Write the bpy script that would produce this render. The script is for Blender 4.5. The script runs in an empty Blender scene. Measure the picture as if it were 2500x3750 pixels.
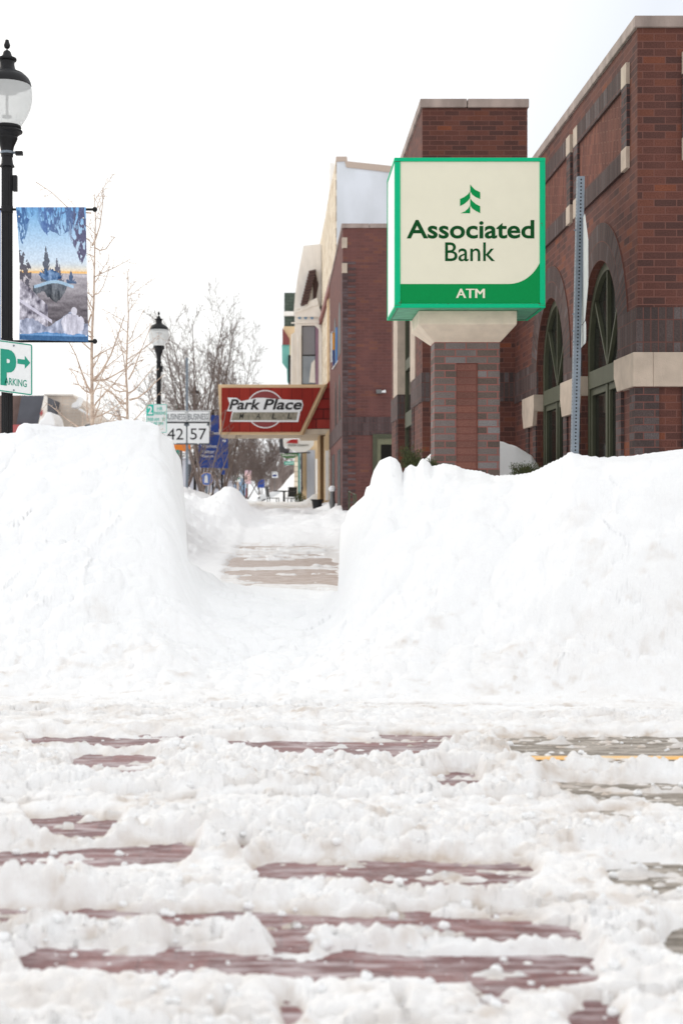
import bpy, bmesh, math, random
import numpy as np
from mathutils import Vector, Matrix, noise as mnoise
R = math.radians
scn = bpy.context.scene
COL = scn.collection
# ------------------------------------------------------------------ camera, sky, sun, exposure
CX, CY, F, EYE = 1030.0, 1840.0, 5208.0, 1.4      # vanishing point of the street and focal length, in photo pixels
cam_d = bpy.data.cameras.new("camera"); cam = bpy.data.objects.new("camera", cam_d); COL.objects.link(cam)
cam.location = (0, 0, EYE); cam.rotation_euler = (R(90), 0, 0)
cam_d.sensor_fit = 'VERTICAL'; cam_d.sensor_height = 36; cam_d.lens = 50 * F / 5208.33
cam_d.shift_x = (1250 - CX) / 3750; cam_d.shift_y = (CY - 1875) / 3750
cam_d.clip_start = 0.05; cam_d.clip_end = 1500
cam_d.dof.use_dof = True; cam_d.dof.focus_distance = 12.0; cam_d.dof.aperture_fstop = 2.9; cam_d.dof.aperture_blades = 0
scn.camera = cam
scn.view_settings.view_transform = 'Standard'; scn.view_settings.look = 'None'
scn.view_settings.gamma = 1; scn.view_settings.exposure = 0.39
SUN_EL, SUN_AZ = 27, -45            # azimuth from +Y (street direction), negative = to the left
w = bpy.data.worlds.new("World"); scn.world = w; w.use_nodes = True
nt = w.node_tree; bg = nt.nodes['Background']; bg.inputs['Strength'].default_value = 0.1
sky = nt.nodes.new('ShaderNodeTexSky'); sky.sky_type = 'NISHITA'; sky.sun_disc = False
sky.sun_elevation = R(SUN_EL); sky.sun_rotation = R(SUN_AZ)
sky.air_density = 1.0; sky.dust_density = 5.0; sky.ozone_density = 1.0
# the cloud deck: pale, warmer and brighter round the hidden sun, cooler away from it
tc = nt.nodes.new('ShaderNodeTexCoord'); dot = nt.nodes.new('ShaderNodeVectorMath'); dot.operation = 'DOT_PRODUCT'
nrm = nt.nodes.new('ShaderNodeVectorMath'); nrm.operation = 'NORMALIZE'
sd = Vector((math.sin(R(SUN_AZ)) * math.cos(R(SUN_EL)), math.cos(R(SUN_AZ)) * math.cos(R(SUN_EL)), math.sin(R(SUN_EL))))
nt.links.new(tc.outputs['Generated'], nrm.inputs[0]); nt.links.new(nrm.outputs[0], dot.inputs[0]); dot.inputs[1].default_value = sd
cr = nt.nodes.new('ShaderNodeValToRGB'); nt.links.new(dot.outputs['Value'], cr.inputs[0])
e = cr.color_ramp.elements; e[0].position = 0.0; e[0].color = (1.0, 1.0, 1.0, 1); e[1].position = 1.0; e[1].color = (1.0, .985, .95, 1)
for p_, c_ in ((.35, (.97, .98, 1.0)), (.57, (.72, .755, .81)), (.63, (.86, .885, .905)), (.72, (.95, .96, .955)), (.82, (1.0, 1.0, .98))):
    q = cr.color_ramp.elements.new(p_); q.color = (*c_, 1)
sc_ = nt.nodes.new('ShaderNodeVectorMath'); sc_.operation = 'SCALE'; nt.links.new(cr.outputs[0], sc_.inputs[0]); sc_.inputs['Scale'].default_value = 9.6
cn = nt.nodes.new('ShaderNodeTexNoise'); cn.inputs['Scale'].default_value = 2.2; cn.inputs['Detail'].default_value = 3
nt.links.new(nrm.outputs[0], cn.inputs['Vector'])
mr = nt.nodes.new('ShaderNodeMapRange'); mr.inputs['To Min'].default_value = .985; mr.inputs['To Max'].default_value = 1.025
nt.links.new(cn.outputs[0], mr.inputs[0])
s2 = nt.nodes.new('ShaderNodeVectorMath'); s2.operation = 'SCALE'; nt.links.new(sc_.outputs[0], s2.inputs[0]); nt.links.new(mr.outputs[0], s2.inputs['Scale'])
mx = nt.nodes.new('ShaderNodeMix'); mx.data_type = 'RGBA'; mx.inputs[0].default_value = 0.93
nt.links.new(sky.outputs[0], mx.inputs[6]); nt.links.new(s2.outputs[0], mx.inputs[7]); nt.links.new(mx.outputs[2], bg.inputs['Color'])
sl = bpy.data.lights.new("sun", 'SUN'); sl.energy = 0.5; sl.angle = R(20); sl.color = (1, .95, .87)
so = bpy.data.objects.new("sun", sl); COL.objects.link(so); so.rotation_euler = (-sd).to_track_quat('-Z', 'Y').to_euler(); so.location = (0, 0, 30)

# ------------------------------------------------------------------ helpers
def P(px, py, Y): return Vector(((px - CX) / F * Y, Y, EYE - (py - CY) / F * Y))
def XX(px, Y): return (px - CX) / F * Y
def ZZ(py, Y): return EYE - (py - CY) / F * Y
def lin(c):
    return tuple((v / 255 / 12.92) if v / 255 <= .04045 else ((v / 255 + .055) / 1.055) ** 2.4 for v in c)
def G(Y):
    Y = np.asarray(Y, float)
    return np.where(Y < 36, .028 * Y, np.where(Y < 60, 1.008 + .006 * (Y - 36), 1.152))
def g(Y): return float(G(Y))
def tag(o, label=None, cat=None, group=None, kind=None):
    if label: o['label'] = label
    if cat: o['category'] = cat
    if group: o['group'] = group
    if kind: o['kind'] = kind
    return o
def empty(name, loc, label, cat, group=None):
    o = bpy.data.objects.new(name, None); COL.objects.link(o); o.location = loc; o.empty_display_size = .2
    return tag(o, label, cat, group)
def rootloc(o):
    v = Vector(o.location)
    while o.parent: o = o.parent; v += Vector(o.location)
    return v
def link_mesh(name, me, mat, parent=None):
    o = bpy.data.objects.new(name, me); COL.objects.link(o)
    if mat is not None:
        for m in (mat if isinstance(mat, (list, tuple)) else [mat]): me.materials.append(m)
    if parent is not None:
        o.parent = parent
        off = rootloc(parent)
        if off.length > 0: me.transform(Matrix.Translation(-off))
    return o
SPLIT = {'soldier_band', 'panel_edge', 'corner_stone', 'stone_block', 'dark_quoin', 'stone_jamb', 'beige_pilaster', 'rosette', 'bolt', 'grommet', 'roof_snow', 'shop_window', 'seam', 'side_panel', 'rust_mark', 'moulding'}
class MB:
    def __init__(s): s.v = []; s.f = []; s.uv = {}; s.mi = []; s.cuts = []
    def add(s, vs, fs, uvs=None, mi=0):
        b = len(s.v); s.cuts.append((b, len(s.f))); s.v += [tuple(x) for x in vs]
        for k, f in enumerate(fs):
            if uvs: s.uv[len(s.f)] = uvs[k]
            s.f.append([b + i for i in f]); s.mi.append(mi)
        return s
    def box(s, a, b, mi=0):
        x0, y0, z0 = a; x1, y1, z1 = b
        vs = [(x0, y0, z0), (x1, y0, z0), (x1, y1, z0), (x0, y1, z0), (x0, y0, z1), (x1, y0, z1), (x1, y1, z1), (x0, y1, z1)]
        return s.add(vs, [(0, 3, 2, 1), (4, 5, 6, 7), (0, 1, 5, 4), (1, 2, 6, 5), (2, 3, 7, 6), (3, 0, 4, 7)], mi=mi)
    def prism(s, poly, Y, d, mi=0):          # poly = (x,z) in metres, seen from -Y; any winding
        ar = sum(poly[i][0] * poly[(i + 1) % len(poly)][1] - poly[(i + 1) % len(poly)][0] * poly[i][1] for i in range(len(poly)))
        if ar < 0: poly = poly[::-1]
        n = len(poly)
        vs = [(x, Y, z) for x, z in poly] + [(x, Y + d, z) for x, z in poly]
        fs = [tuple(range(n)), tuple(reversed(range(n, 2 * n)))] + [(i, i + n, (i + 1) % n + n, (i + 1) % n) for i in range(n)]
        return s.add(vs, fs, mi=mi)
    def ppx(s, pts, Y, d, mi=0): return s.prism([(XX(a, Y), ZZ(b, Y)) for a, b in pts], Y, d, mi)
    def prism_x(s, poly, X, d, mi=0):        # poly = (y,z), outer face at X (towards -X), thickness d towards +X
        ar = sum(poly[i][0] * poly[(i + 1) % len(poly)][1] - poly[(i + 1) % len(poly)][0] * poly[i][1] for i in range(len(poly)))
        if ar > 0: poly = poly[::-1]
        n = len(poly)
        vs = [(X, y, z) for y, z in poly] + [(X + d, y, z) for y, z in poly]
        fs = [tuple(range(n)), tuple(reversed(range(n, 2 * n)))] + [(i, i + n, (i + 1) % n + n, (i + 1) % n) for i in range(n)]
        return s.add(vs, fs, mi=mi)
    def tube(s, pts, rad, n=6, cap=True, mi=0):
        pts = [Vector(p) for p in pts]
        if not isinstance(rad, (list, tuple)): rad = [rad] * len(pts)
        rings = []
        for i, p in enumerate(pts):
            d = (pts[min(i + 1, len(pts) - 1)] - pts[max(i - 1, 0)])
            if d.length < 1e-9: d = Vector((0, 0, 1))
            d.normalize()
            a = d.cross(Vector((0, 1, .013)))
            if a.length < .1: a = d.cross(Vector((1, 0, 0)))
            a.normalize(); b = d.cross(a)
            rings.append([p + rad[i] * (math.cos(2 * math.pi * k / n) * a + math.sin(2 * math.pi * k / n) * b) for k in range(n)])
        vs = [q for r_ in rings for q in r_]
        fs = []
        for i in range(len(pts) - 1):
            for k in range(n):
                fs.append((i * n + k, (i + 1) * n + k, (i + 1) * n + (k + 1) % n, i * n + (k + 1) % n))
        if cap: fs += [tuple(range(n)), tuple(reversed(range((len(pts) - 1) * n, len(pts) * n)))]
        return s.add(vs, fs, mi=mi)
    def lathe(s, prof, c, n=32, flute=0, mi=0):   # prof (r,z) bottom to top, centre c=(x,y)
        vs = []
        for r, z in prof:
            for k in range(n):
                rr = r * (1 - flute * (k % 2))
                vs.append((c[0] + rr * math.cos(2 * math.pi * k / n), c[1] + rr * math.sin(2 * math.pi * k / n), z))
        fs = [(i * n + k, i * n + (k + 1) % n, (i + 1) * n + (k + 1) % n, (i + 1) * n + k) for i in range(len(prof) - 1) for k in range(n)]
        fs += [tuple(reversed(range(n))), tuple(range((len(prof) - 1) * n, len(prof) * n))]
        return s.add(vs, fs, mi=mi)
    def ball(s, c, r, n=10, sc=(1, 1, 1), mi=0):
        prof = [(r * math.sin(math.pi * i / n) + 1e-5, -r * math.cos(math.pi * i / n) * sc[2]) for i in range(n + 1)]
        return s.lathe([(a * sc[0], b + c[2]) for a, b in prof], (c[0], c[1]), n * 2, mi=mi)
    def build(s, name, mat, parent=None, smooth=False, bevel=0):
        if name in SPLIT and len(s.cuts) > 1:
            o = None
            for i, (v0, f0) in enumerate(s.cuts):
                v1, f1 = s.cuts[i + 1] if i + 1 < len(s.cuts) else (len(s.v), len(s.f))
                q = MB(); q.add(s.v[v0:v1], [[k - v0 for k in f] for f in s.f[f0:f1]]); q.cuts = []
                o = q.build(name, mat, parent, smooth, bevel)
            return o
        me = bpy.data.meshes.new(name); me.from_pydata(s.v, [], s.f); me.update()
        if s.uv:
            uvl = me.uv_layers.new(name="uv")
            for fi, uvs in s.uv.items():
                for k, li in enumerate(me.polygons[fi].loop_indices): uvl.data[li].uv = uvs[k]
        if any(s.mi): me.polygons.foreach_set('material_index', s.mi)
        o = link_mesh(name, me, mat, parent)
        if smooth:
            for p_ in me.polygons: p_.use_smooth = True
            try: me.set_sharp_from_angle(angle=R(40))
            except Exception: pass
        if bevel:
            bm = o.modifiers.new('bevel', 'BEVEL'); bm.width = bevel; bm.segments = 2; bm.limit_method = 'ANGLE'; bm.angle_limit = R(40)
        return o
def copy_tree(o, parent=None):
    c = o.copy(); COL.objects.link(c); c.parent = parent
    for ch in list(o.children):
        if not ch.get('skip'): copy_tree(ch, c)
    return c
def text_mb(s, box, Y, size_off=0.0, shear=0.0, thick=.006, spacing=1.0, res=4):
    """text turned to a mesh and fitted into box=(x0,x1,z0,z1) metres on plane Y (front face)"""
    cu = bpy.data.curves.new('t', 'FONT'); cu.body = s; cu.offset = size_off; cu.space_character = spacing; cu.resolution_u = res
    ob = bpy.data.objects.new('t', cu); COL.objects.link(ob)
    bpy.context.view_layer.update()
    me = bpy.data.meshes.new_from_object(ob.evaluated_get(bpy.context.evaluated_depsgraph_get()))
    bpy.data.objects.remove(ob); bpy.data.curves.remove(cu)
    v = np.array([q.co[:] for q in me.vertices]); fs = [tuple(p_.vertices) for p_ in me.polygons]
    bpy.data.meshes.remove(me)
    v[:, 0] += v[:, 1] * shear
    x0, x1, z0, z1 = box
    mn, mxx = v[:, :2].min(0), v[:, :2].max(0)
    X = x0 + (v[:, 0] - mn[0]) / (mxx[0] - mn[0]) * (x1 - x0); Z = z0 + (v[:, 1] - mn[1]) / (mxx[1] - mn[1]) * (z1 - z0)
    # front faces plus rim
    n = len(v); vs = [(X[i], Y, Z[i]) for i in range(n)] + [(X[i], Y + thick, Z[i]) for i in range(n)]
    edges = {}
    for f in fs:
        for i in range(len(f)):
            a, b = f[i], f[(i + 1) % len(f)]; edges[(a, b)] = 1
    side = [(a, a + n, b + n, b) for (a, b) in edges if (b, a) not in edges]
    mb = MB(); mb.add(vs, fs + side); return mb
# ------------------------------------------------------------------ materials
def N(m, t): return m.node_tree.nodes.new(t)
def L(m, a, b): m.node_tree.links.new(a, b)
def mat(name, col, rough=.6, metal=0, noise=0, nscale=30, bump=0, bscale=60, spec=.5, srgb=True, ncol=None, nstretch=None, coat=0):
    m = bpy.data.materials.new(name); m.use_nodes = True
    b = m.node_tree.nodes['Principled BSDF']
    c = lin(col) if srgb else col
    b.inputs['Base Color'].default_value = (*c, 1); b.inputs['Roughness'].default_value = rough; b.inputs['Metallic'].default_value = metal
    b.inputs['Specular IOR Level'].default_value = spec; b.inputs['Coat Weight'].default_value = coat
    geo = N(m, 'ShaderNodeNewGeometry'); vec = geo.outputs['Position']
    if nstretch:
        mp = N(m, 'ShaderNodeMapping'); mp.inputs['Scale'].default_value = nstretch; L(m, vec, mp.inputs[0]); vec = mp.outputs[0]
    if noise:
        nz = N(m, 'ShaderNodeTexNoise'); nz.inputs['Scale'].default_value = nscale; nz.inputs['Detail'].default_value = 5; L(m, vec, nz.inputs[0])
        rp = N(m, 'ShaderNodeValToRGB'); L(m, nz.outputs[0], rp.inputs[0])
        rp.color_ramp.elements[0].position = .3; rp.color_ramp.elements[1].position = .7
        c2 = lin(ncol) if ncol else tuple(x * (1 - noise) for x in c)
        rp.color_ramp.elements[0].color = (*c2, 1); rp.color_ramp.elements[1].color = (*tuple(min(1, x * (1 + noise * .3)) for x in c), 1)
        L(m, rp.outputs[0], b.inputs['Base Color'])
    if bump:
        n2 = N(m, 'ShaderNodeTexNoise'); n2.inputs['Scale'].default_value = bscale; n2.inputs['Detail'].default_value = 4; L(m, geo.outputs['Position'], n2.inputs[0])
        bp = N(m, 'ShaderNodeBump'); bp.inputs['Strength'].default_value = bump; bp.inputs['Distance'].default_value = .01
        L(m, n2.outputs[0], bp.inputs['Height']); L(m, bp.outputs[0], b.inputs['Normal'])
    return m
def brick(name, cols, mortar, bw=.203, bh=.0677, offset=.5, u0=0, v0=0, uv=False, rot=0, ms=.005, bump=.35, sq=False, speck=.25):
    """cols = list of (pos, srgb) along the per-brick random value"""
    m = bpy.data.materials.new(name); m.use_nodes = True; b = m.node_tree.nodes['Principled BSDF']; b.inputs['Roughness'].default_value = .85
    b.inputs['Specular IOR Level'].default_value = .25
    geo = N(m, 'ShaderNodeNewGeometry')
    if uv:
        u_ = N(m, 'ShaderNodeUVMap'); vec = u_.outputs[0]
    else:
        sp = N(m, 'ShaderNodeSeparateXYZ'); L(m, geo.outputs['Position'], sp.inputs[0])
        sn = N(m, 'ShaderNodeSeparateXYZ'); L(m, geo.outputs['True Normal'], sn.inputs[0])
        ab = N(m, 'ShaderNodeMath'); ab.operation = 'ABSOLUTE'; L(m, sn.outputs[0], ab.inputs[0])
        gt = N(m, 'ShaderNodeMath'); gt.operation = 'GREATER_THAN'; L(m, ab.outputs[0], gt.inputs[0]); gt.inputs[1].default_value = .7
        mi = N(m, 'ShaderNodeMix'); L(m, gt.outputs[0], mi.inputs[0]); L(m, sp.outputs[0], mi.inputs[2]); L(m, sp.outputs[1], mi.inputs[3])
        cb = N(m, 'ShaderNodeCombineXYZ'); L(m, mi.outputs[0], cb.inputs[0]); L(m, sp.outputs[2], cb.inputs[1]); vec = cb.outputs[0]
    mp = N(m, 'ShaderNodeMapping'); mp.inputs['Location'].default_value = (-u0, -v0, 0); mp.inputs['Rotation'].default_value = (0, 0, rot)
    L(m, vec, mp.inputs[0])
    bt = N(m, 'ShaderNodeTexBrick'); L(m, mp.outputs[0], bt.inputs['Vector']); bt.offset = offset
    bt.inputs['Color1'].default_value = (0, 0, 0, 1); bt.inputs['Color2'].default_value = (1, 1, 1, 1); bt.inputs['Mortar'].default_value = (.5, .5, .5, 1)
    bt.inputs['Scale'].default_value = 1; bt.inputs['Mortar Size'].default_value = ms; bt.inputs['Mortar Smooth'].default_value = .15
    bt.inputs['Brick Width'].default_value = bw; bt.inputs['Row Height'].default_value = bh
    rp = N(m, 'ShaderNodeValToRGB'); L(m, bt.outputs['Color'], rp.inputs[0]); rp.color_ramp.interpolation = 'LINEAR'
    el = rp.color_ramp.elements
    el[0].position = cols[0][0]; el[0].color = (*lin(cols[0][1]), 1); el[1].position = cols[-1][0]; el[1].color = (*lin(cols[-1][1]), 1)
    for p_, c in cols[1:-1]: q = el.new(p_); q.color = (*lin(c), 1)
    n1 = N(m, 'ShaderNodeTexNoise'); n1.inputs['Scale'].default_value = 90; n1.inputs['Detail'].default_value = 4; L(m, geo.outputs['Position'], n1.inputs[0])
    m1 = N(m, 'ShaderNodeMapRange'); L(m, n1.outputs[0], m1.inputs[0]); m1.inputs[1].default_value = .3; m1.inputs[2].default_value = .7; m1.inputs[3].default_value = 1 - speck; m1.inputs[4].default_value = 1 + speck
    n2 = N(m, 'ShaderNodeTexNoise'); n2.inputs['Scale'].default_value = 1.3; n2.inputs['Detail'].default_value = 4; mq = N(m, 'ShaderNodeMapping'); mq.inputs['Scale'].default_value = (2, 2, .45); L(m, geo.outputs['Position'], mq.inputs[0]); L(m, mq.outputs[0], n2.inputs[0])
    m2 = N(m, 'ShaderNodeMapRange'); L(m, n2.outputs[0], m2.inputs[0]); m2.inputs[1].default_value = .3; m2.inputs[2].default_value = .7; m2.inputs[3].default_value = .84; m2.inputs[4].default_value = 1.16
    mm = N(m, 'ShaderNodeMath'); mm.operation = 'MULTIPLY'; L(m, m1.outputs[0], mm.inputs[0]); L(m, m2.outputs[0], mm.inputs[1])
    sc = N(m, 'ShaderNodeVectorMath'); sc.operation = 'SCALE'; L(m, rp.outputs[0], sc.inputs[0]); L(m, mm.outputs[0], sc.inputs['Scale'])
    mo = N(m, 'ShaderNodeMix'); mo.data_type = 'RGBA'; L(m, bt.outputs['Fac'], mo.inputs[0]); L(m, sc.outputs[0], mo.inputs[6]); mo.inputs[7].default_value = (*lin(mortar), 1)
    L(m, mo.outputs[2], b.inputs['Base Color'])
    iv = N(m, 'ShaderNodeMath'); iv.operation = 'MULTIPLY_ADD'; L(m, bt.outputs['Fac'], iv.inputs[0]); iv.inputs[1].default_value = -1
    L(m, n1.outputs[0], iv.inputs[2])
    bp = N(m, 'ShaderNodeBump'); bp.inputs['Strength'].default_value = bump; bp.inputs['Distance'].default_value = .004; L(m, iv.outputs[0], bp.inputs['Height']); L(m, bp.outputs[0], b.inputs['Normal'])
    return m
RED = [(0, (76, 53, 49)), (.3, (87, 57, 51)), (.6, (97, 61, 53)), (.85, (102, 64, 54)), (.96, (106, 65, 52)), (1, (122, 70, 50))]
DARK = [(0, (64, 54, 53)), (.5, (74, 63, 61)), (.8, (82, 71, 69)), (1, (92, 84, 84))]
GRY = [(0, (88, 76, 70)), (.3, (100, 88, 82)), (.6, (108, 98, 94)), (.85, (114, 106, 104)), (1, (126, 122, 122))]
M = {}
M['red'] = brick('red_brick', RED, (112, 76, 68))
M['redfar'] = brick('far_red_brick', [(0, (98, 66, 63)), (.5, (104, 69, 65)), (.85, (108, 71, 66)), (1, (116, 76, 64))], (108, 76, 72))
M['dark_soldier'] = brick('dark_soldier_brick', DARK, (98, 66, 60), bw=.0677, bh=.203, offset=0)
M['darkq'] = brick('dark_brick', DARK, (112, 74, 68))
M['arch'] = brick('arch_brick', DARK, (100, 66, 58), bw=.0677, bh=.1875, offset=0, uv=True)
M['zig'] = brick('zigzag_brick', [(0, (92, 54, 46)), (.6, (104, 62, 52)), (1, (122, 74, 60))], (116, 80, 68), rot=R(78), bw=.203, bh=.0677)
PILX = XX(1589.6, 13.7)
M['pil_dark'] = brick('pillar_dark_brick', GRY, (142, 92, 86), u0=PILX, ms=.006, v0=.03)
M['pil_red'] = brick('pillar_red_brick', [(0, (108, 74, 66)), (.5, (120, 82, 74)), (.9, (128, 84, 72)), (1, (150, 86, 64))], (112, 70, 62), u0=PILX, offset=0, v0=.03, ms=.005)
def stone(name, c, **k): return mat(name, c, .85, noise=.18, nscale=6, bump=.25, bscale=80, spec=.3, **k)
M['stone'] = stone('limestone', (192, 176, 160)); M['coping'] = mat('coping_stone', (168, 152, 144), .85, noise=.4, nscale=5, bump=.3, nstretch=(1, 1, .35))
M['cap'] = mat('pillar_cap_stone', (230, 214, 194), .8, noise=.12, nscale=9, bump=.35, bscale=50)
M['olive'] = mat('olive_frame_paint', (80, 82, 66), .6, spec=.2, noise=.12, nscale=8)
M['glass'] = mat('dark_window_glass', (34, 35, 33), .1, spec=.3)
M['black'] = mat('black_paint', (20, 20, 23), .45, noise=.3, nscale=25, spec=.3)
M['metal'] = mat('galvanised_steel', (128, 138, 148), .5, metal=.5, noise=.22, nscale=22)
M['alu'] = mat('bare_aluminium_sheet', (196, 200, 198), .5, metal=.45, noise=.12, nscale=14)
M['white'] = mat('white_sheeting', (236, 238, 238), .4, noise=.04, nscale=40)
M['wire'] = mat('grey_steel_fixture', (120, 120, 120), .5, metal=.5, noise=.1)
# ------------------------------------------------------------------ snow, ground: numpy noise
def hash2(ix, iy, s):
    h = (ix.astype(np.int64) * 374761393 + iy.astype(np.int64) * 668265263 + s * 974634777) & 0xffffffff
    h = ((h ^ (h >> 13)) * 1274126177) & 0xffffffff
    return ((h ^ (h >> 16)) & 0xffff) / 65535.0
def vnoise(x, y, s=0):
    ix, iy = np.floor(x), np.floor(y); fx, fy = x - ix, y - iy
    fx = fx * fx * (3 - 2 * fx); fy = fy * fy * (3 - 2 * fy)
    a, b = hash2(ix, iy, s), hash2(ix + 1, iy, s); c, d = hash2(ix, iy + 1, s), hash2(ix + 1, iy + 1, s)
    return (a + (b - a) * fx) * (1 - fy) + (c + (d - c) * fx) * fy
def fbm(x, y, s=0, o=4):
    r = 0; a = .5; t = 0
    for k in range(o):
        r = r + a * vnoise(x * 2 ** k + 17.3 * k, y * 2 ** k - 9.1 * k, s + k); t += a; a *= .5
    return r / t
def lumps(x, y, s=0, dens=.85):
    """rounded clods: union of hemispheres of random size"""
    ix, iy = np.floor(x), np.floor(y); best = np.zeros_like(x)
    for dx in (-1, 0, 1):
        for dy in (-1, 0, 1):
            cx, cy = ix + dx, iy + dy
            px_ = cx + hash2(cx, cy, s); py_ = cy + hash2(cx, cy, s + 7); r = .35 + .5 * hash2(cx, cy, s + 13)
            k = hash2(cx, cy, s + 21) < dens
            d2 = ((x - px_) ** 2 + (y - py_) ** 2) / r ** 2
            best = np.maximum(best, np.where(k, r * np.sqrt(np.clip(1 - d2, 0, 1)), 0))
    return best
def chunks(x, y, s=0):
    ix, iy = np.floor(x), np.floor(y); best = np.full_like(x, 9.0); val = np.zeros_like(x)
    for dx in (-1, 0, 1):
        for dy in (-1, 0, 1):
            cx, cy = ix + dx, iy + dy
            d = (x - cx - hash2(cx, cy, s)) ** 2 + (y - cy - hash2(cx, cy, s + 5)) ** 2; m = d < best
            v = hash2(cx, cy, s + 9) + (x - cx - .5) * (hash2(cx, cy, s + 11) - .5) * .9 + (y - cy - .5) * (hash2(cx, cy, s + 12) - .5) * .9
            val = np.where(m, v, val); best = np.where(m, d, best)
    return val
def sstep(a, b, x):
    t = np.clip((x - a) / (b - a), 0, 1); return t * t * (3 - 2 * t)
SIL = [(-1200, 1600), (-600, 1575), (-250, 1590), (0, 1585), (40, 1581), (61, 1581), (64, 1562), (72, 1553), (88, 1546), (143, 1551), (199, 1561), (279, 1565), (335, 1559), (383, 1548), (422, 1540), (462, 1532), (510, 1537), (558, 1547), (582, 1556), (590, 1580), (610, 1598), (634, 1611), (642, 1648), (655, 1668), (664, 1686), (668, 1730), (674, 1800), (681, 1900), (687, 2050), (700, 2066), (740, 2085), (780, 2102), (813, 2130), (900, 2143), (1000, 2152), (1100, 2158), (1236, 2168), (1241, 2080), (1243, 1990), (1248, 1925), (1262, 1908), (1270, 1875), (1286, 1855), (1310, 1835), (1334, 1815), (1339, 1786), (1354, 1778), (1358, 1755), (1368, 1724), (1389, 1688), (1427, 1672), (1450, 1680), (1465, 1700), (1475, 1738), (1481, 1716), (1503, 1700), (1525, 1712), (1537, 1688), (1549, 1678), (1570, 1690), (1581, 1706), (1625, 1696), (1672, 1704), (1696, 1717), (1760, 1724), (1808, 1740), (1872, 1734), (1936, 1728), (1983, 1708), (2031, 1684), (2063, 1668), (2085, 1652), (2115, 1660), (2191, 1669), (2310, 1670), (2398, 1657), (2500, 1645), (2800, 1660), (3300, 1700), (4000, 1800)]
SX = np.array([a for a, b in SIL]); SY = np.array([b for a, b in SIL])
def Yr(u): return np.interp(u, [-.5, -.2, -.0664, -.06, .038, .0405, .2055, .28, .6], [13.2, 12.9, 12.3, 12.2, 12.0, 12.0, 10.25, 9.9, 9.5])
def zr(u):
    px = CX + F * u
    return EYE + (CY - np.interp(px, SX, SY)) / F * Yr(u)
_tu = np.linspace(-.9, .9, 3601); _tz = zr(_tu)
def _sm(w_): k = np.exp(-.5 * (np.arange(-400, 401) / (w_ * 2000)) ** 2); k /= k.sum(); return np.convolve(np.pad(_tz, 400, 'edge'), k, 'valid')
_z1, _z2 = _sm(.007), _sm(.022)
def zsoft(u, t):
    a, b_, c_ = np.interp(u, _tu, _z2), np.interp(u, _tu, _z1), zr(u)
    k1 = sstep(.25, .72, t); k2 = sstep(.68, 1.0, t) ** 1.5
    return (a * (1 - k1) + b_ * k1) * (1 - k2) + c_ * k2
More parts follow.
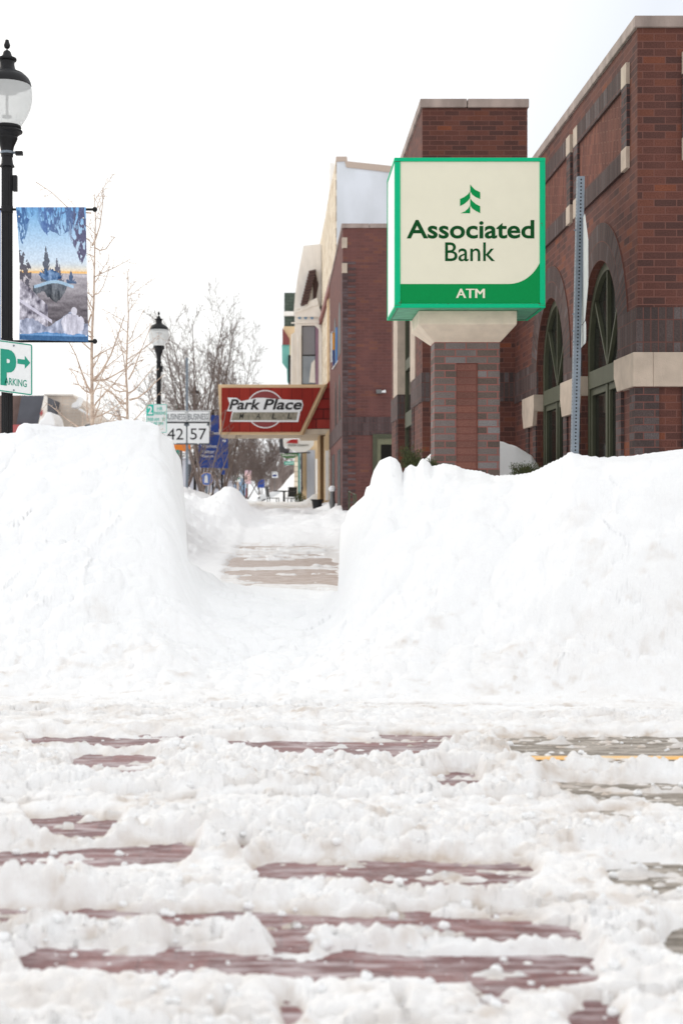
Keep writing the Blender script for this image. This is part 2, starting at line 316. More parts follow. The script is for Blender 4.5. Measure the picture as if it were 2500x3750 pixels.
# cleared ruts in the road snow: (x in photo px, far edge, near edge) on the ground plane
RUTS = [[(660, 2719, 2720), (900, 2718, 2725), (1200, 2722, 2731), (1500, 2720, 2728), (1720, 2722, 2723)],
        [(980, 2762, 2763), (1180, 2764, 2770), (1420, 2762, 2768), (1480, 2764, 2765)], [(1350, 2703, 2704), (1500, 2703, 2706), (2100, 2702, 2706), (2900, 2704, 2710)],
        [(60, 2709, 2710), (110, 2704, 2713), (460, 2703, 2713), (740, 2706, 2713), (780, 2710, 2711)],
        [(850, 2735, 2736), (950, 2734, 2742), (1250, 2738, 2750), (1540, 2730, 2744), (1700, 2722, 2726)],
        [(1480, 2712, 2713), (1560, 2708, 2716), (1680, 2716, 2722)],
        [(1800, 2716, 2720), (1900, 2718, 2730), (2500, 2728, 2745), (3400, 2735, 2770)],
        [(1850, 2760, 2763), (1890, 2758, 2774), (2300, 2760, 2778), (2500, 2764, 2782), (3400, 2780, 2800)],
        [(230, 2775, 2777), (300, 2772, 2788), (520, 2770, 2784), (620, 2774, 2776)],
        [(240, 2824, 2825), (320, 2820, 2828), (540, 2822, 2832), (600, 2826, 2827)],
        [(1540, 2848, 2849), (1600, 2840, 2868), (1740, 2836, 2862), (1780, 2846, 2848)],
        [(1940, 2850, 2853), (2060, 2862, 2880), (2300, 2868, 2900), (2500, 2872, 2912), (3300, 2880, 2950)],
        [(2080, 2982, 2984), (2250, 2978, 2986), (2400, 2984, 2986)],
        [(70, 2982, 2984), (130, 2998, 3016), (300, 3004, 3038), (390, 3002, 3022), (470, 3000, 3006)],
        [(-900, 3170, 3200), (-50, 3132, 3166), (300, 3112, 3148), (560, 3100, 3126), (720, 3094, 3104), (760, 3094, 3095)],
        [(840, 3086, 3088), (890, 3082, 3100), (930, 3078, 3082)],
        [(900, 3182, 3184), (980, 3170, 3190), (1300, 3160, 3180), (1410, 3160, 3212), (1600, 3170, 3210), (1800, 3174, 3224), (1970, 3162, 3190), (2000, 3160, 3162)],
        [(2180, 3170, 3172), (2230, 3164, 3206), (2400, 3166, 3220), (2520, 3162, 3196), (3200, 3160, 3200)],
        [(-900, 3330, 3380), (-40, 3336, 3392), (60, 3340, 3380), (160, 3342, 3376), (420, 3346, 3372), (600, 3350, 3384), (1000, 3352, 3392), (1300, 3362, 3402), (1700, 3368, 3436), (2000, 3378, 3438), (2120, 3392, 3432), (2170, 3398, 3402)],
        [(2380, 3392, 3396), (2440, 3398, 3460), (2520, 3404, 3486), (3200, 3420, 3500)],
        [(40, 3478, 3480), (90, 3486, 3520), (340, 3478, 3500), (600, 3482, 3516), (1000, 3500, 3526), (1400, 3496, 3540), (1900, 3504, 3562), (2180, 3510, 3548), (2245, 3514, 3518)],
        [(930, 3424, 3426), (980, 3412, 3446), (1100, 3420, 3450), (1180, 3432, 3450), (1200, 3440, 3442)],
        [(780, 3706, 3708), (830, 3700, 3740), (880, 3716, 3718)], [(960, 3680, 3682), (1010, 3672, 3720), (1100, 3676, 3706), (1130, 3690, 3692)],
        [(1700, 3626, 3628), (1760, 3620, 3648), (1900, 3612, 3632), (1930, 3616, 3618)], [(1430, 3684, 3686), (1500, 3672, 3692), (1530, 3680, 3682)],
        [(2040, 3720, 3724), (2120, 3700, 3745), (2300, 3716, 3745), (2340, 3726, 3728)]]
def snow_thickness(X, Y):
    """loose snow lying on the road"""
    px = CX + F * X / Y; py = CY + F * (EYE - G(Y)) / Y
    wob = (fbm(X * 1.6, Y * 2, 3) - .5) * .05 * F / Y * .35 + (fbm(X * 10, Y * 10, 5, 3) - .5) * .05 * F / Y * .5
    big = lumps(X * 3.6, Y * 6.4, 11) * .10; med = lumps(X * 10, Y * 13, 12) * .066; sm = lumps(X * 25, Y * 30, 14) * .03 + lumps(X * 60, Y * 60, 15) * .009
    rough = sstep(8.3, 6.6, Y)
    base = .018 + .03 * fbm(X * .9, Y * 2.6, 9) + (big * sstep(.35, .75, fbm(X * 1.1, Y * 2.2, 31)) * .55 + med * .62 + sm) * (.35 + .75 * sstep(.3, .65, fbm(X * .7 + 4, Y * 3.1, 33))) * (.35 + .65 * rough)
    # tyre-packed smooth strips
    strip = sstep(.5, .62, fbm(X * .35 + 8, Y * 3.0, 41)) * .55
    base = base * (1 - strip) + (.022 + .01 * fbm(X * 6, Y * 20, 43)) * strip
    hide = .07 * F / Y * .8
    m = np.zeros_like(X)
    pxw = px + (fbm(X * 9, Y * 9, 8, 3) - .5) * .09 * F / Y
    for r_ in RUTS:
        a = np.array(r_, float)
        inx = (px > a[0, 0]) & (px < a[-1, 0])
        yt = np.interp(px, a[:, 0], a[:, 1]); yb = np.interp(px, a[:, 0], a[:, 2])
        ext = np.clip((yb - yt) / 12, 0, 1) * hide * (.38 if 3320 < a[2, 1] < 3360 else 1)
        tap = np.sqrt(np.clip(np.minimum(px - a[0, 0], a[-1, 0] - px) / 110, 0, 1))
        half = (yb - yt + ext) / 2 * tap; mid = (yt + yb + ext) / 2
        d = (np.abs(py + wob - mid) - half) / (.030 * F / Y)          # <0 inside
        mm = np.where(inx & (yb - yt > 1.5), (1 - sstep(-.25, 1.0, d)) * sstep(0, 1, np.minimum(pxw - a[0, 0], a[-1, 0] - pxw) / (.05 * F / Y)), 0)
        m = np.maximum(m, mm)
    T = base * (1 - m) - .012 * m
    # slush left in the cleared strips
    T = T + m * (np.clip(fbm(X * 5, Y * 26, 51) - .545, 0, 1) * .12 + np.clip(lumps(X * 26, Y * 40, 57, .35) - .4, 0, 1) * .04)
    # faint scraped lines where the red shows through thin snow
    ln_ = sstep(.60, .68, fbm(X * .55, Y * 9.5, 53, 3)) * sstep(3.0, 3.6, Y) * (fbm(X * 7, Y * 24, 55) > .5)
    T = T - ln_ * .03
    return T, m
def back_height(X, Y):
    """snow beyond the ploughed ridge, along the pavement"""
    g_ = G(Y)
    n1 = fbm(X * 1.3, Y * .9, 61) ; n2 = fbm(X * 5, Y * 4, 63); n3 = lumps(X * 2.2, Y * 1.6, 65)
    # trodden pavement with bare patches
    path = .016 + .05 * (fbm(X * 1.1, Y * 1.25, 71) - .56) + .02 * (fbm(X * 5, Y * 4, 73) - .5) + .05 * sstep(23.5, 26, Y) + .03 * sstep(.75, 1.05, X) + .03 * sstep(-.62, -.8, X)
    bare = sstep(14, 15.0, Y) * sstep(24.6, 23.0, Y) * sstep(.8, .55, X + .25 * (fbm(Y * .9, X, 75) - .5)) * sstep(-.85, -.6, X)
    stripes = fbm(X * 1.1 + .3 * Y, Y * 2.3, 77) * 2 - .92 + .5 * (fbm(X * 6, Y * 9, 79) - .5)
    path = path - bare * (-.01 + .055 * sstep(-.1, .12, stripes)) * np.where(np.abs(Y - 22.1) < .5, -.4, 1)
    path = path + sstep(22, 27, Y) * (.10 * n1 + .04 * n2 + .08 * n3 * sstep(24, 30, Y) - .02)
    h = g_ + path
    # low field and heaps further on
    h = h + sstep(38, 52, Y) * .13 * sstep(-2.0, -.6, X) * (1 - sstep(54, 62, Y)) + sstep(28, 33, Y) * sstep(41, 36, Y) * .06 * n1
    # left bank between pavement and street
    crest = np.interp(Y, [12, 16.5, 21, 24, 26, 31, 36, 45, 60, 90], [.1, .15, 1.25, 1.1, .96, .75, .6, .45, .35, .2])
    xl = -.86 + .08 * np.sin(Y * .7) + (n2 - .5) * .2 - .55 * sstep(25, 15, Y)
    side = sstep(-.1, 2.1, xl - X) * (1 - .35 * sstep(2.6, 4.5, xl - X))
    h = np.maximum(h, g_ + path + side * (crest + (n1 - .5) * .14 + (n2 - .5) * .08 + n3 * .06))
    h = h + .62 * np.exp(-((X + 1.08) / .42) ** 2 - ((Y - 31) / 3.2) ** 2)
    # snow against the buildings
    wallx = np.where(Y < 20, 3.1, np.where(Y < 33, 2.0, 1.4))
    h = h + sstep(.45, .05, wallx - X) * (.03 + .10 * n1 + .06 * n2) * sstep(20, 22, Y) * sstep(60, 52, Y)
    h = h + .30 * np.exp(-((X - 1.05) / .3) ** 2 - ((Y - 46.5) / 2.5) ** 2)
    # planting bed piled high beside the sign pillar
    bed = sstep(.95, 1.5, X) * sstep(3.3, 3.1, X) * sstep(13.9, 14.9, Y) * sstep(19.4, 17.2, Y)
    prof = np.interp(X / np.maximum(Y, 1) * F + CX, [1380, 1480, 1535, 1600, 1700, 1830, 1890, 1945, 1990, 2100], [.7, 1.1, 1.42, 1.6, 1.72, 1.68, 1.62, 1.52, 1.3, 1.0])
    h = h + bed * (prof - .1 + (n2 - .5) * .05)
    # snow-covered hump far down on the right, and a heap beyond the cafe table
    h = h + 1.75 * np.exp(-(np.clip(.9 - X, 0, 9) / 1.15) ** 1.6) * sstep(66, 72, Y) * sstep(86, 78, Y) * sstep(2.5, 1.6, X)
    return h
def terrain(X, Y):
    u = X / Y
    yr = Yr(u); z = zr(u); yt = 8.0 + .5 * (fbm(X * .6, X * 0, 81) - .5)
    T, m = snow_thickness(X, Y)
    road = G(Y) + T
    t = np.clip((Y - yt) / (yr - yt), 0, 1)
    soft = lumps(X * 1.9, Y * 1.7, 91) * .10 + lumps(X * 4.3, Y * 4.0, 93) * .045 + lumps(X * 11, Y * 10, 95) * (.014 + .03 * sstep(.55, .1, t)) + lumps(X * 24, Y * 22, 99) * .012 * sstep(.6, .1, t) + fbm(X * 3, Y * 3, 97) * .05 + fbm(X * 14, Y * 14, 98, 3) * .018
    wx_, wy_ = fbm(X * 4, Y * 4, 141) * .5, fbm(X * 4, Y * 4, 143) * .5
    soft = soft + (chunks(X * 2.3 + wx_, Y * 2.6 + wy_, 145) - .5) * .036 * sstep(.45, .62, fbm(X * .9, Y * .9, 147)) + (chunks(X * 6 + wx_, Y * 6.5 + wy_, 149) - .5) * .013 * sstep(.42, .6, fbm(X * 1.3, Y * 1.3, 151))
    env = np.sin(np.pi * np.clip(t, 0, 1) ** .9) ** .7
    wz = (fbm(X * 1.4, Y * 1.2, 121) - .5) * .012
    s = .30 * t + .70 * sstep(0, 1, t ** .95) ; s = s * (1 - sstep(.75, 1, t)) + (1 - (1 - t) * .55) * sstep(.75, 1, t)
    zf = zsoft(u + wz * (1 - t), t)
    front = G(Y) + .03 + (zf - G(yr) - .03) * s + (soft - .07) * (env * .95 + .14 * t)
    front = np.minimum(front, EYE + (z - EYE) * Y / yr + .012 * (vnoise(X * 9, Y * 9, 131) - .5) + .002)
    bh = back_height(X, Y)
    k = np.clip((Y - yr) / 1.25, 0, 1); capl = EYE + (z - EYE) * Y / yr
    zb_ = zr(u) * sstep(.3, 0, k) + np.interp(u, _tu, _z1) * (1 - sstep(.3, 0, k))
    back = bh + (zb_ - bh) * (1 - sstep(0, 1, k ** .7)) + (soft - .07) * .25 * (1 - k)
    back = np.minimum(back, np.maximum(capl, bh))
    bl = sstep(0, .35, Y - yt)
    h = np.where(Y < yt, road, np.where(Y < yr, road * (1 - bl) + np.maximum(front, road * 0 - 9) * bl, np.where(k < 1, back, bh)))
    dirt = np.where(Y < yt, np.clip(.25 + .75 * (fbm(X * 1.3, Y * 3, 101) - .42) * 3, 0, 1) * sstep(.035, .0, T) + .18 * sstep(.5, .7, fbm(X * 3, Y * 5, 103)), 0)
    dirt = dirt + (.13 + .20 * fbm(X * 2.2, Y * 3.5, 107)) * sstep(1.9, -.4, Y - yt + .8 * fbm(X * 1.5, Y * 2, 108)) + .4 * sstep(.66, .8, fbm(X * 13, Y * 17, 109)) * sstep(9.6, 8.6, Y)
    dirt = dirt + .35 * sstep(.62, .8, fbm(X * 5, Y * 7, 105)) * sstep(10.6, 8.2, Y) + np.where((Y > 13.5) & (Y < 26) & (h - G(Y) < .03), .35, 0)
    return h, np.clip(dirt, 0, 1)
# fan-shaped sheet, finer where the ground lies close
us = np.concatenate([np.linspace(-.5, -.212, 90, endpoint=False), np.linspace(-.212, .296, 600, endpoint=False), np.linspace(.296, .55, 80)])
ys_ = [2.55]
while ys_[-1] < 14.4: ys_.append(ys_[-1] * 1.0028)
while ys_[-1] < 130: ys_.append(ys_[-1] * 1.008)
ys_ = np.array(ys_)
UU, YY = np.meshgrid(us, ys_); XG = UU * YY
jx = 0
HH, DD = terrain(XG, YY)
nr, nc = HH.shape
yrg = Yr(UU); bank = (YY > 8.6) & (YY < yrg + 1.1)
reg = np.zeros_like(HH, int); reg[bank & (CX + F * UU < 690)] = 1; reg[bank & (CX + F * UU > 1238)] = 2
regf = reg[:-1, :-1]
M['snow'] = bpy.data.materials.new('snow'); m = M['snow']; m.use_nodes = True; b = m.node_tree.nodes['Principled BSDF']
b.inputs['Roughness'].default_value = .7; b.inputs['Specular IOR Level'].default_value = .2
at = N(m, 'ShaderNodeAttribute'); at.attribute_name = 'dirt'
geo = N(m, 'ShaderNodeNewGeometry'); nz = N(m, 'ShaderNodeTexNoise'); nz.inputs['Scale'].default_value = 9; nz.inputs['Detail'].default_value = 6; L(m, geo.outputs['Position'], nz.inputs[0])
mr1 = N(m, 'ShaderNodeMapRange'); L(m, nz.outputs[0], mr1.inputs[0]); mr1.inputs[1].default_value = .35; mr1.inputs[2].default_value = .7; mr1.inputs[3].default_value = .35; mr1.inputs[4].default_value = 1.3
mu = N(m, 'ShaderNodeMath'); mu.operation = 'MULTIPLY'; L(m, at.outputs['Fac'], mu.inputs[0]); L(m, mr1.outputs[0], mu.inputs[1]); mu.use_clamp = True
mc = N(m, 'ShaderNodeMix'); mc.data_type = 'RGBA'; L(m, mu.outputs[0], mc.inputs[0]); mc.inputs[6].default_value = (.9, .905, .91, 1); mc.inputs[7].default_value = (.58, .50, .43, 1)
L(m, mc.outputs[2], b.inputs['Base Color'])
nb = N(m, 'ShaderNodeTexNoise'); nb.inputs['Scale'].default_value = 55; nb.inputs['Detail'].default_value = 6; nb.inputs['Roughness'].default_value = .65; L(m, geo.outputs['Position'], nb.inputs[0])
bp = N(m, 'ShaderNodeBump'); bp.inputs['Strength'].default_value = .5; bp.inputs['Distance'].default_value = .012; L(m, nb.outputs[0], bp.inputs['Height']); L(m, bp.outputs[0], b.inputs['Normal'])
def grid_part(name, mask):
    idx = np.arange(nr * nc).reshape(nr, nc)
    q = np.stack([idx[:-1, :-1], idx[:-1, 1:], idx[1:, 1:], idx[1:, :-1]], -1)[mask]
    used, inv = np.unique(q.ravel(), return_inverse=True); q = inv.reshape(-1, 4)
    co = np.stack([XG.ravel()[used], YY.ravel()[used], HH.ravel()[used]], -1).astype(np.float32)
    me = bpy.data.meshes.new(name); me.vertices.add(len(co)); me.vertices.foreach_set('co', co.ravel())
    me.loops.add(q.size); me.loops.foreach_set('vertex_index', q.ravel().astype(np.int32))
    me.polygons.add(len(q)); me.polygons.foreach_set('loop_start', (np.arange(len(q)) * 4).astype(np.int32)); me.polygons.foreach_set('loop_total', np.full(len(q), 4, np.int32))
    me.polygons.foreach_set('use_smooth', np.ones(len(q), bool)); me.update(calc_edges=True)
    a = me.attributes.new('dirt', 'FLOAT', 'POINT'); a.data.foreach_set('value', DD.ravel()[used].astype(np.float32))
    return link_mesh(name, me, M['snow'])
tag(grid_part('snow_ground', regf == 0), kind='structure')
tag(grid_part('snow_bank', regf == 1), 'tall blown-white snow bank left of the shovelled gap, in front of the lamp post', 'snow bank')
tag(grid_part('snow_bank', regf == 2), 'broad lumpy snow bank right of the shovelled gap, hiding the foot of the brick pillar', 'snow bank')
def sheet(name, x0, x1, y0, y1, dz, mt, ny=1, kind='structure'):
    mb = MB(); yy = sorted(set([y0, y1] + [q for q in (36, 60) if y0 < q < y1]))
    for a, b_ in zip(yy[:-1], yy[1:]): mb.add([(x0, a, g(a) + dz), (x1, a, g(a) + dz), (x1, b_, g(b_) + dz), (x0, b_, g(b_) + dz)], [(0, 1, 2, 3)])
    return tag(mb.build(name, mt), kind=kind)
M['asphalt'] = mat('wet_asphalt', (122, 112, 98), .5, noise=.35, nscale=60, bump=.5, bscale=150, ncol=(96, 88, 78))
M['paver'] = brick('red_crosswalk_paver', [(0, (112, 78, 78)), (.5, (124, 85, 84)), (1, (134, 94, 92))], (108, 76, 76), bw=.2, bh=.1, ms=.003)
# pavers lie flat: map by X,Y
for n_ in M['paver'].node_tree.nodes:
    if n_.type == 'MAPPING': L(M['paver'], [q for q in M['paver'].node_tree.nodes if q.type == 'NEW_GEOMETRY'][0].outputs['Position'], n_.inputs[0])
M['paver'].node_tree.nodes['Principled BSDF'].inputs['Roughness'].default_value = .55
M['concrete'] = mat('wet_tan_concrete', (172, 150, 134), .5, noise=.2, nscale=14, bump=.3, bscale=120, ncol=(150, 122, 104))
M['curb'] = mat('pale_concrete', (150, 146, 140), .7, noise=.3, nscale=20, bump=.4)
M['yellow'] = mat('yellow_road_paint', (250, 178, 40), .5, noise=.12, nscale=50)
def slush(mt, c, lo, hi, amt):
    b = mt.node_tree.nodes['Principled BSDF']; src = b.inputs['Base Color'].links[0].from_socket
    geo = N(mt, 'ShaderNodeNewGeometry'); mp = N(mt, 'ShaderNodeMapping'); mp.inputs['Scale'].default_value = (3.2, 17, 1); L(mt, geo.outputs['Position'], mp.inputs[0])
    nz = N(mt, 'ShaderNodeTexNoise'); nz.inputs['Scale'].default_value = 1.6; nz.inputs['Detail'].default_value = 8; nz.inputs['Roughness'].default_value = .68; L(mt, mp.outputs[0], nz.inputs[0])
    mr = N(mt, 'ShaderNodeMapRange'); L(mt, nz.outputs[0], mr.inputs[0]); mr.inputs[1].default_value = lo; mr.inputs[2].default_value = hi; mr.inputs[4].default_value = amt
    mx = N(mt, 'ShaderNodeMix'); mx.data_type = 'RGBA'; L(mt, mr.outputs[0], mx.inputs[0]); L(mt, src, mx.inputs[6]); mx.inputs[7].default_value = (*lin(c), 1); L(mt, mx.outputs[2], b.inputs['Base Color'])
slush(M['paver'], (206, 196, 198), .46, .66, .8); slush(M['asphalt'], (196, 186, 176), .42, .62, .85); slush(M['yellow'], (226, 210, 180), .38, .6, .85); slush(M['concrete'], (214, 206, 202), .40, .62, .85)
M['paver'].node_tree.nodes['Principled BSDF'].inputs['Roughness'].default_value = .4
sheet('road', -60, 60, -6, 9.2, 0, M['asphalt'])
sheet('crosswalk', -1.55, .88, 1.5, 8.2, .004, M['paver'])
sheet('crosswalk_border', .884, 1.03, 1.5, 8.2, .004, M['curb'])
sheet('crosswalk_border', -1.70, -1.554, 1.5, 8.2, .004, M['curb'])
sheet('lane_marking', 1.1, 30, 6.68, 6.77, .004, M['yellow'])
sheet('pavement', -1.2, 1.6, 9.4, 27, .006, M['concrete'])
sheet('snow_field', -400, 400, 9.25, 700, -.02, M['snow'])
# clods thrown on the surface
def clod(mb, c, r, seed):
    rnd = random.Random(seed); n = 5; vs = []
    for i in range(n + 1):
        for k in range(8):
            th = math.pi * i / n; ph = 2 * math.pi * k / 8; q = 1 + rnd.uniform(-.18, .18)
            vs.append((c[0] + r * q * math.sin(th) * math.cos(ph), c[1] + r * q * math.sin(th) * math.sin(ph), c[2] + .8 * r * q * math.cos(th)))
    mb.add(vs, [(i * 8 + k, (i + 1) * 8 + k, (i + 1) * 8 + (k + 1) % 8, i * 8 + (k + 1) % 8) for i in range(n) for k in range(8)])
rc = random.Random(5); mb = MB()
cx_, cy_ = [], []
for i in range(800):
    Y = 2.9 * (7.2 / 2.9) ** rc.random(); cx_.append(rc.uniform(-.24, .33) * Y); cy_.append(Y)
hz_, _ = terrain(np.array(cx_), np.array(cy_))
for i, (x, y, z) in enumerate(zip(cx_, cy_, hz_)):
    r = .004 + .016 * rc.random() ** 3; clod(mb, (x, y, max(z, g(y)) + r * .35), r, i)
o = mb.build('loose_snow_clods', M['snow'], smooth=False)
for p_ in o.data.polygons: p_.use_smooth = True
tag(o, 'small clods of loose snow scattered over the snowy crosswalk', 'snow', kind='stuff')
# ------------------------------------------------------------------ brick bank building
Xf, Yc = 3.2, 12.8
root = empty('brick_bank_building', (Xf, Yc, g(Yc)), 'red brick corner building with two arched windows, stone coping and a square tower', 'building')
OPEN = [(13.5, 15.2), (16.1, 17.8)]; ZSP, RAD = 2.98, .85; ZB = -.1; ZT = 5.67; YE = 19.5
def arch_z(y, o):
    c = (o[0] + o[1]) / 2; return ZSP + math.sqrt(max(0, RAD ** 2 - (y - c) ** 2))
mb = MB()
ycur = Yc
def wall_quad(mb, y0, z00, z01, y1, z10, z11, X=Xf): mb.add([(X, y0, z00), (X, y1, z10), (X, y1, z11), (X, y0, z01)], [(0, 3, 2, 1)])
for o_ in OPEN:
    wall_quad(mb, ycur, ZB, ZT, o_[0], ZB, ZT)
    n = 28; c = (o_[0] + o_[1]) / 2
    yy = [c - RAD * math.cos(math.pi * i / n) for i in range(n + 1)]
    for a, b_ in zip(yy[:-1], yy[1:]): wall_quad(mb, a, arch_z(a, o_), ZT, b_, arch_z(b_, o_), ZT)
    ycur = o_[1]
wall_quad(mb, ycur, ZB, ZT, YE, ZB, ZT); wall_quad(mb, YE, 3.0, ZT, 25, 3.0, ZT)
mb.add([(Xf, Yc, ZB), (9, Yc, ZB), (9, Yc, ZT), (Xf, Yc, ZT)], [(0, 1, 2, 3)])
mb.add([(Xf, Yc, ZT), (9, Yc, ZT), (9, 25, ZT), (Xf, 25, ZT)], [(0, 1, 2, 3)])
mb.build('wall', M['red'], root)
# reveals
mb = MB()
for o_ in OPEN:
    c = (o_[0] + o_[1]) / 2; pts = [(o_[0], ZB)] + [(c - RAD * math.cos(math.pi * i / 28), ZSP + RAD * math.sin(math.pi * i / 28)) for i in range(29)] + [(o_[1], ZB)]
    for a, b_ in zip(pts[:-1], pts[1:]): mb.add([(Xf, a[0], a[1]), (Xf + .13, a[0], a[1]), (Xf + .13, b_[0], b_[1]), (Xf, b_[0], b_[1])], [(0, 1, 2, 3)])
mb.build('window_reveal', M['red'], root)
for wi, o_ in enumerate(OPEN):                           # brick arches, ring of soldier bricks
    c = (o_[0] + o_[1]) / 2; mb = MB(); n = 40; r1 = RAD + .375
    for i in range(n):
        a0, a1 = math.pi * i / n, math.pi * (i + 1) / n
        q = []
        for a, r_ in ((a0, RAD), (a1, RAD), (a1, r1), (a0, r1)): q.append((c - r_ * math.cos(a), ZSP + r_ * math.sin(a)))
        vs = [(Xf - .012, y, z) for y, z in q] + [(Xf + .01, y, z) for y, z in q]
        U = lambda a: a * 1.0
        uvq = [(U(a0), 0), (U(a1), 0), (U(a1), .375), (U(a0), .375)]
        mb.add(vs, [(0, 1, 2, 3), (3, 2, 6, 7), (0, 4, 5, 1)], uvs=[uvq, [(U(a0), .37), (U(a1), .37), (U(a1), .375), (U(a0), .375)], [(U(a0), 0)] * 4])
    mb.build('brick_arch', M['arch'], root)
    # window: frame, glass
    Xw = Xf + .10
    fr = MB(); N_ = 28
    def ringpts(r_): return [(c - r_ * math.cos(math.pi * i / N_), ZSP + r_ * math.sin(math.pi * i / N_)) for i in range(N_ + 1)]
    A_, B_ = ringpts(RAD - .001), ringpts(RAD - .09)
    for i in range(N_): fr.prism_x([A_[i], A_[i + 1], B_[i + 1], B_[i]], Xw - .03, .07)
    for y0, y1, z0, z1, dx in ((o_[0], o_[0] + .09, ZB, ZSP, 0), (o_[1] - .09, o_[1], ZB, ZSP, 0), (o_[0] + .09, o_[1] - .09, 2.60, 2.78, -.012), (c - .04, c + .04, ZB, 2.60, .004), (o_[0] + .09, o_[0] + .15, ZB, 2.60, .014), (o_[1] - .15, o_[1] - .09, ZB, 2.60, .014), (c - .09, c - .04, ZB, 2.60, .018), (c + .04, c + .09, ZB, 2.60, .018), (o_[0] + .15, o_[1] - .15, 2.53, 2.60, .016)):
        fr.box((Xw - .028 + dx, y0, z0), (Xw + .04, y1, z1))
    for ang in (90, 52, 128):
        a = R(ang); d = Vector((0, -math.cos(a), math.sin(a))); p0 = Vector((Xw, c, 2.78)); ln = (RAD - .05) * (1.18 if ang != 90 else 1.2)
        s_ = Vector((0, d.z, -d.y)) * .016
        vs = [p0 - s_, p0 + s_, p0 + s_ + d * ln, p0 - s_ + d * ln]
        fr.prism_x([(v.y, v.z) for v in vs], Xw - .02 + .003 * (ang != 90), .05)
    wo = fr.build('window', M['olive'], root)
    gl = MB(); pts = [(o_[0] + .01, ZB)] + ringpts(RAD - .02) + [(o_[1] - .01, ZB)]
    gl.add([(Xw + .02, y, z) for y, z in pts], [tuple(range(len(pts)))])
    gl.build('glass_pane', M['glass'], wo)
# raised panels
def panel(y0, y1, z0, z1, X=Xf, front=None):
    t = .2; out = MB()
    if front is None:
        def bx(mb, a, b_, c_, d, p_): mb.box((X - p_, a, c_), (X + .01, b_, d))
    else:
        def bx(mb, a, b_, c_, d, p_): mb.box((a, front - p_, c_), (b_, front + .01, d))
    s1 = MB(); bx(s1, y0 + t, y1 - t, z1 - t, z1, .03); bx(s1, y0 + t, y1 - t, z0, z0 + t, .03); s1.build('soldier_band', M['dark_soldier'], root)
    s2 = MB(); bx(s2, y0, y0 + t, z0 + t, z1 - t, .03); bx(s2, y1 - t, y1, z0 + t, z1 - t, .03); s2.build('panel_edge', M['darkq'], root)
    s3 = MB()
    for a in (y0, y1 - t):
        for c_ in (z0, z1 - t): bx(s3, a, a + t, c_, c_ + t, .036)
    s3.build('corner_stone', M['stone'], root, bevel=.004)
    s4 = MB(); bx(s4, y0 + t, y1 - t, z0 + t, z1 - t, .004); s4.build('zigzag_panel', M['zig'], root)
panel(13.08, 15.46, 4.478, 5.45); panel(15.64, 18.02, 4.478, 5.45); panel(18.2, 20.58, 4.478, 5.45)
panel(XX(2494, Yc), XX(2494, Yc) + 2.38, 4.478, 5.45, front=Yc)
# coping
def coping(mb, x0, x1, y0, y1, z0, z1, ov=.03):
    """stone slabs along the parapet, joints left open"""
    L_ = 1.22
    x = x0 - ov
    while x < x1 + ov - .01:
        e_ = min(x + L_ if x > x0 else x0 + .62, x1 + ov); mb.box((x, y0 - ov, z0), (e_ - .012, y0 + .3, z1)); x = e_
    y = y0 + .301
    while y < y1:
        e_ = min(y + L_, y1); mb.box((x0 - ov, y, z0), (x0 + .3, e_ - .012, z1 - .001)); y = e_
mb = MB(); coping(mb, Xf, 9, Yc, 25, ZT + .001, 5.775); mb.build('coping', M['coping'], root, bevel=.008)
# bands and stone blocks
mb = MB(); P_ = .014
def side(mb, y0, y1, z0, z1, p=P_): mb.box((Xf - p, y0, z0), (Xf + .01, y1, z1))
side(mb, Yc - P_, 13.503, 2.75, 3.155); mb.box((Xf + .011, Yc - P_, 2.75), (9, Yc + .01, 3.155))
side(mb, 15.197, 16.103, 2.75, 3.0); side(mb, 17.797, YE - .02, 2.75, 3.155)
mb.build('soldier_band', M['dark_soldier'], root)
mb = MB()
PR = .05
mb.prism_x([(Yc - PR, 2.44), (13.38, 2.44), (13.506, 2.58), (13.506, 2.748), (Yc - PR, 2.748)], Xf - PR, PR + .13)
mb.box((Xf - PR + .18 + .5, Yc - PR, 2.44), (9, Yc + .01, 2.748)); mb.box((Xf + .08 + .051, Yc - PR, 2.44), (Xf - PR + .68 - .01, Yc + .01, 2.748))
for a, b_ in ((15.194, 16.106), (17.794, 18.65)):
    mb.prism_x([(a + .0, 2.748), (a + .0, 2.55), (a + .1, 2.36), (b_ - .1, 2.36), (b_, 2.55), (b_, 2.748)], Xf - PR, PR + .13)
mb.build('stone_block', M['stone'], root, bevel=.006)
# pilaster strips of dark brick with a red centre under the stone
mb = MB(); x0 = Xf
for k in (0, 2, 4): mb.box((x0 - .012 + k * .205, Yc - .03, ZB), (x0 - .012 + k * .205 + .2, Yc + .01, 2.44))
for a in (Yc - .029, 13.30): mb.box((Xf - .03, a, ZB), (Xf + .01, a + .2, 2.44))
for a in (15.22, 15.88, 17.82, 18.35): mb.box((Xf - .02, a, ZB), (Xf + .01, a + .2, 2.36))
mb.build('dark_quoin', M['darkq'], root)
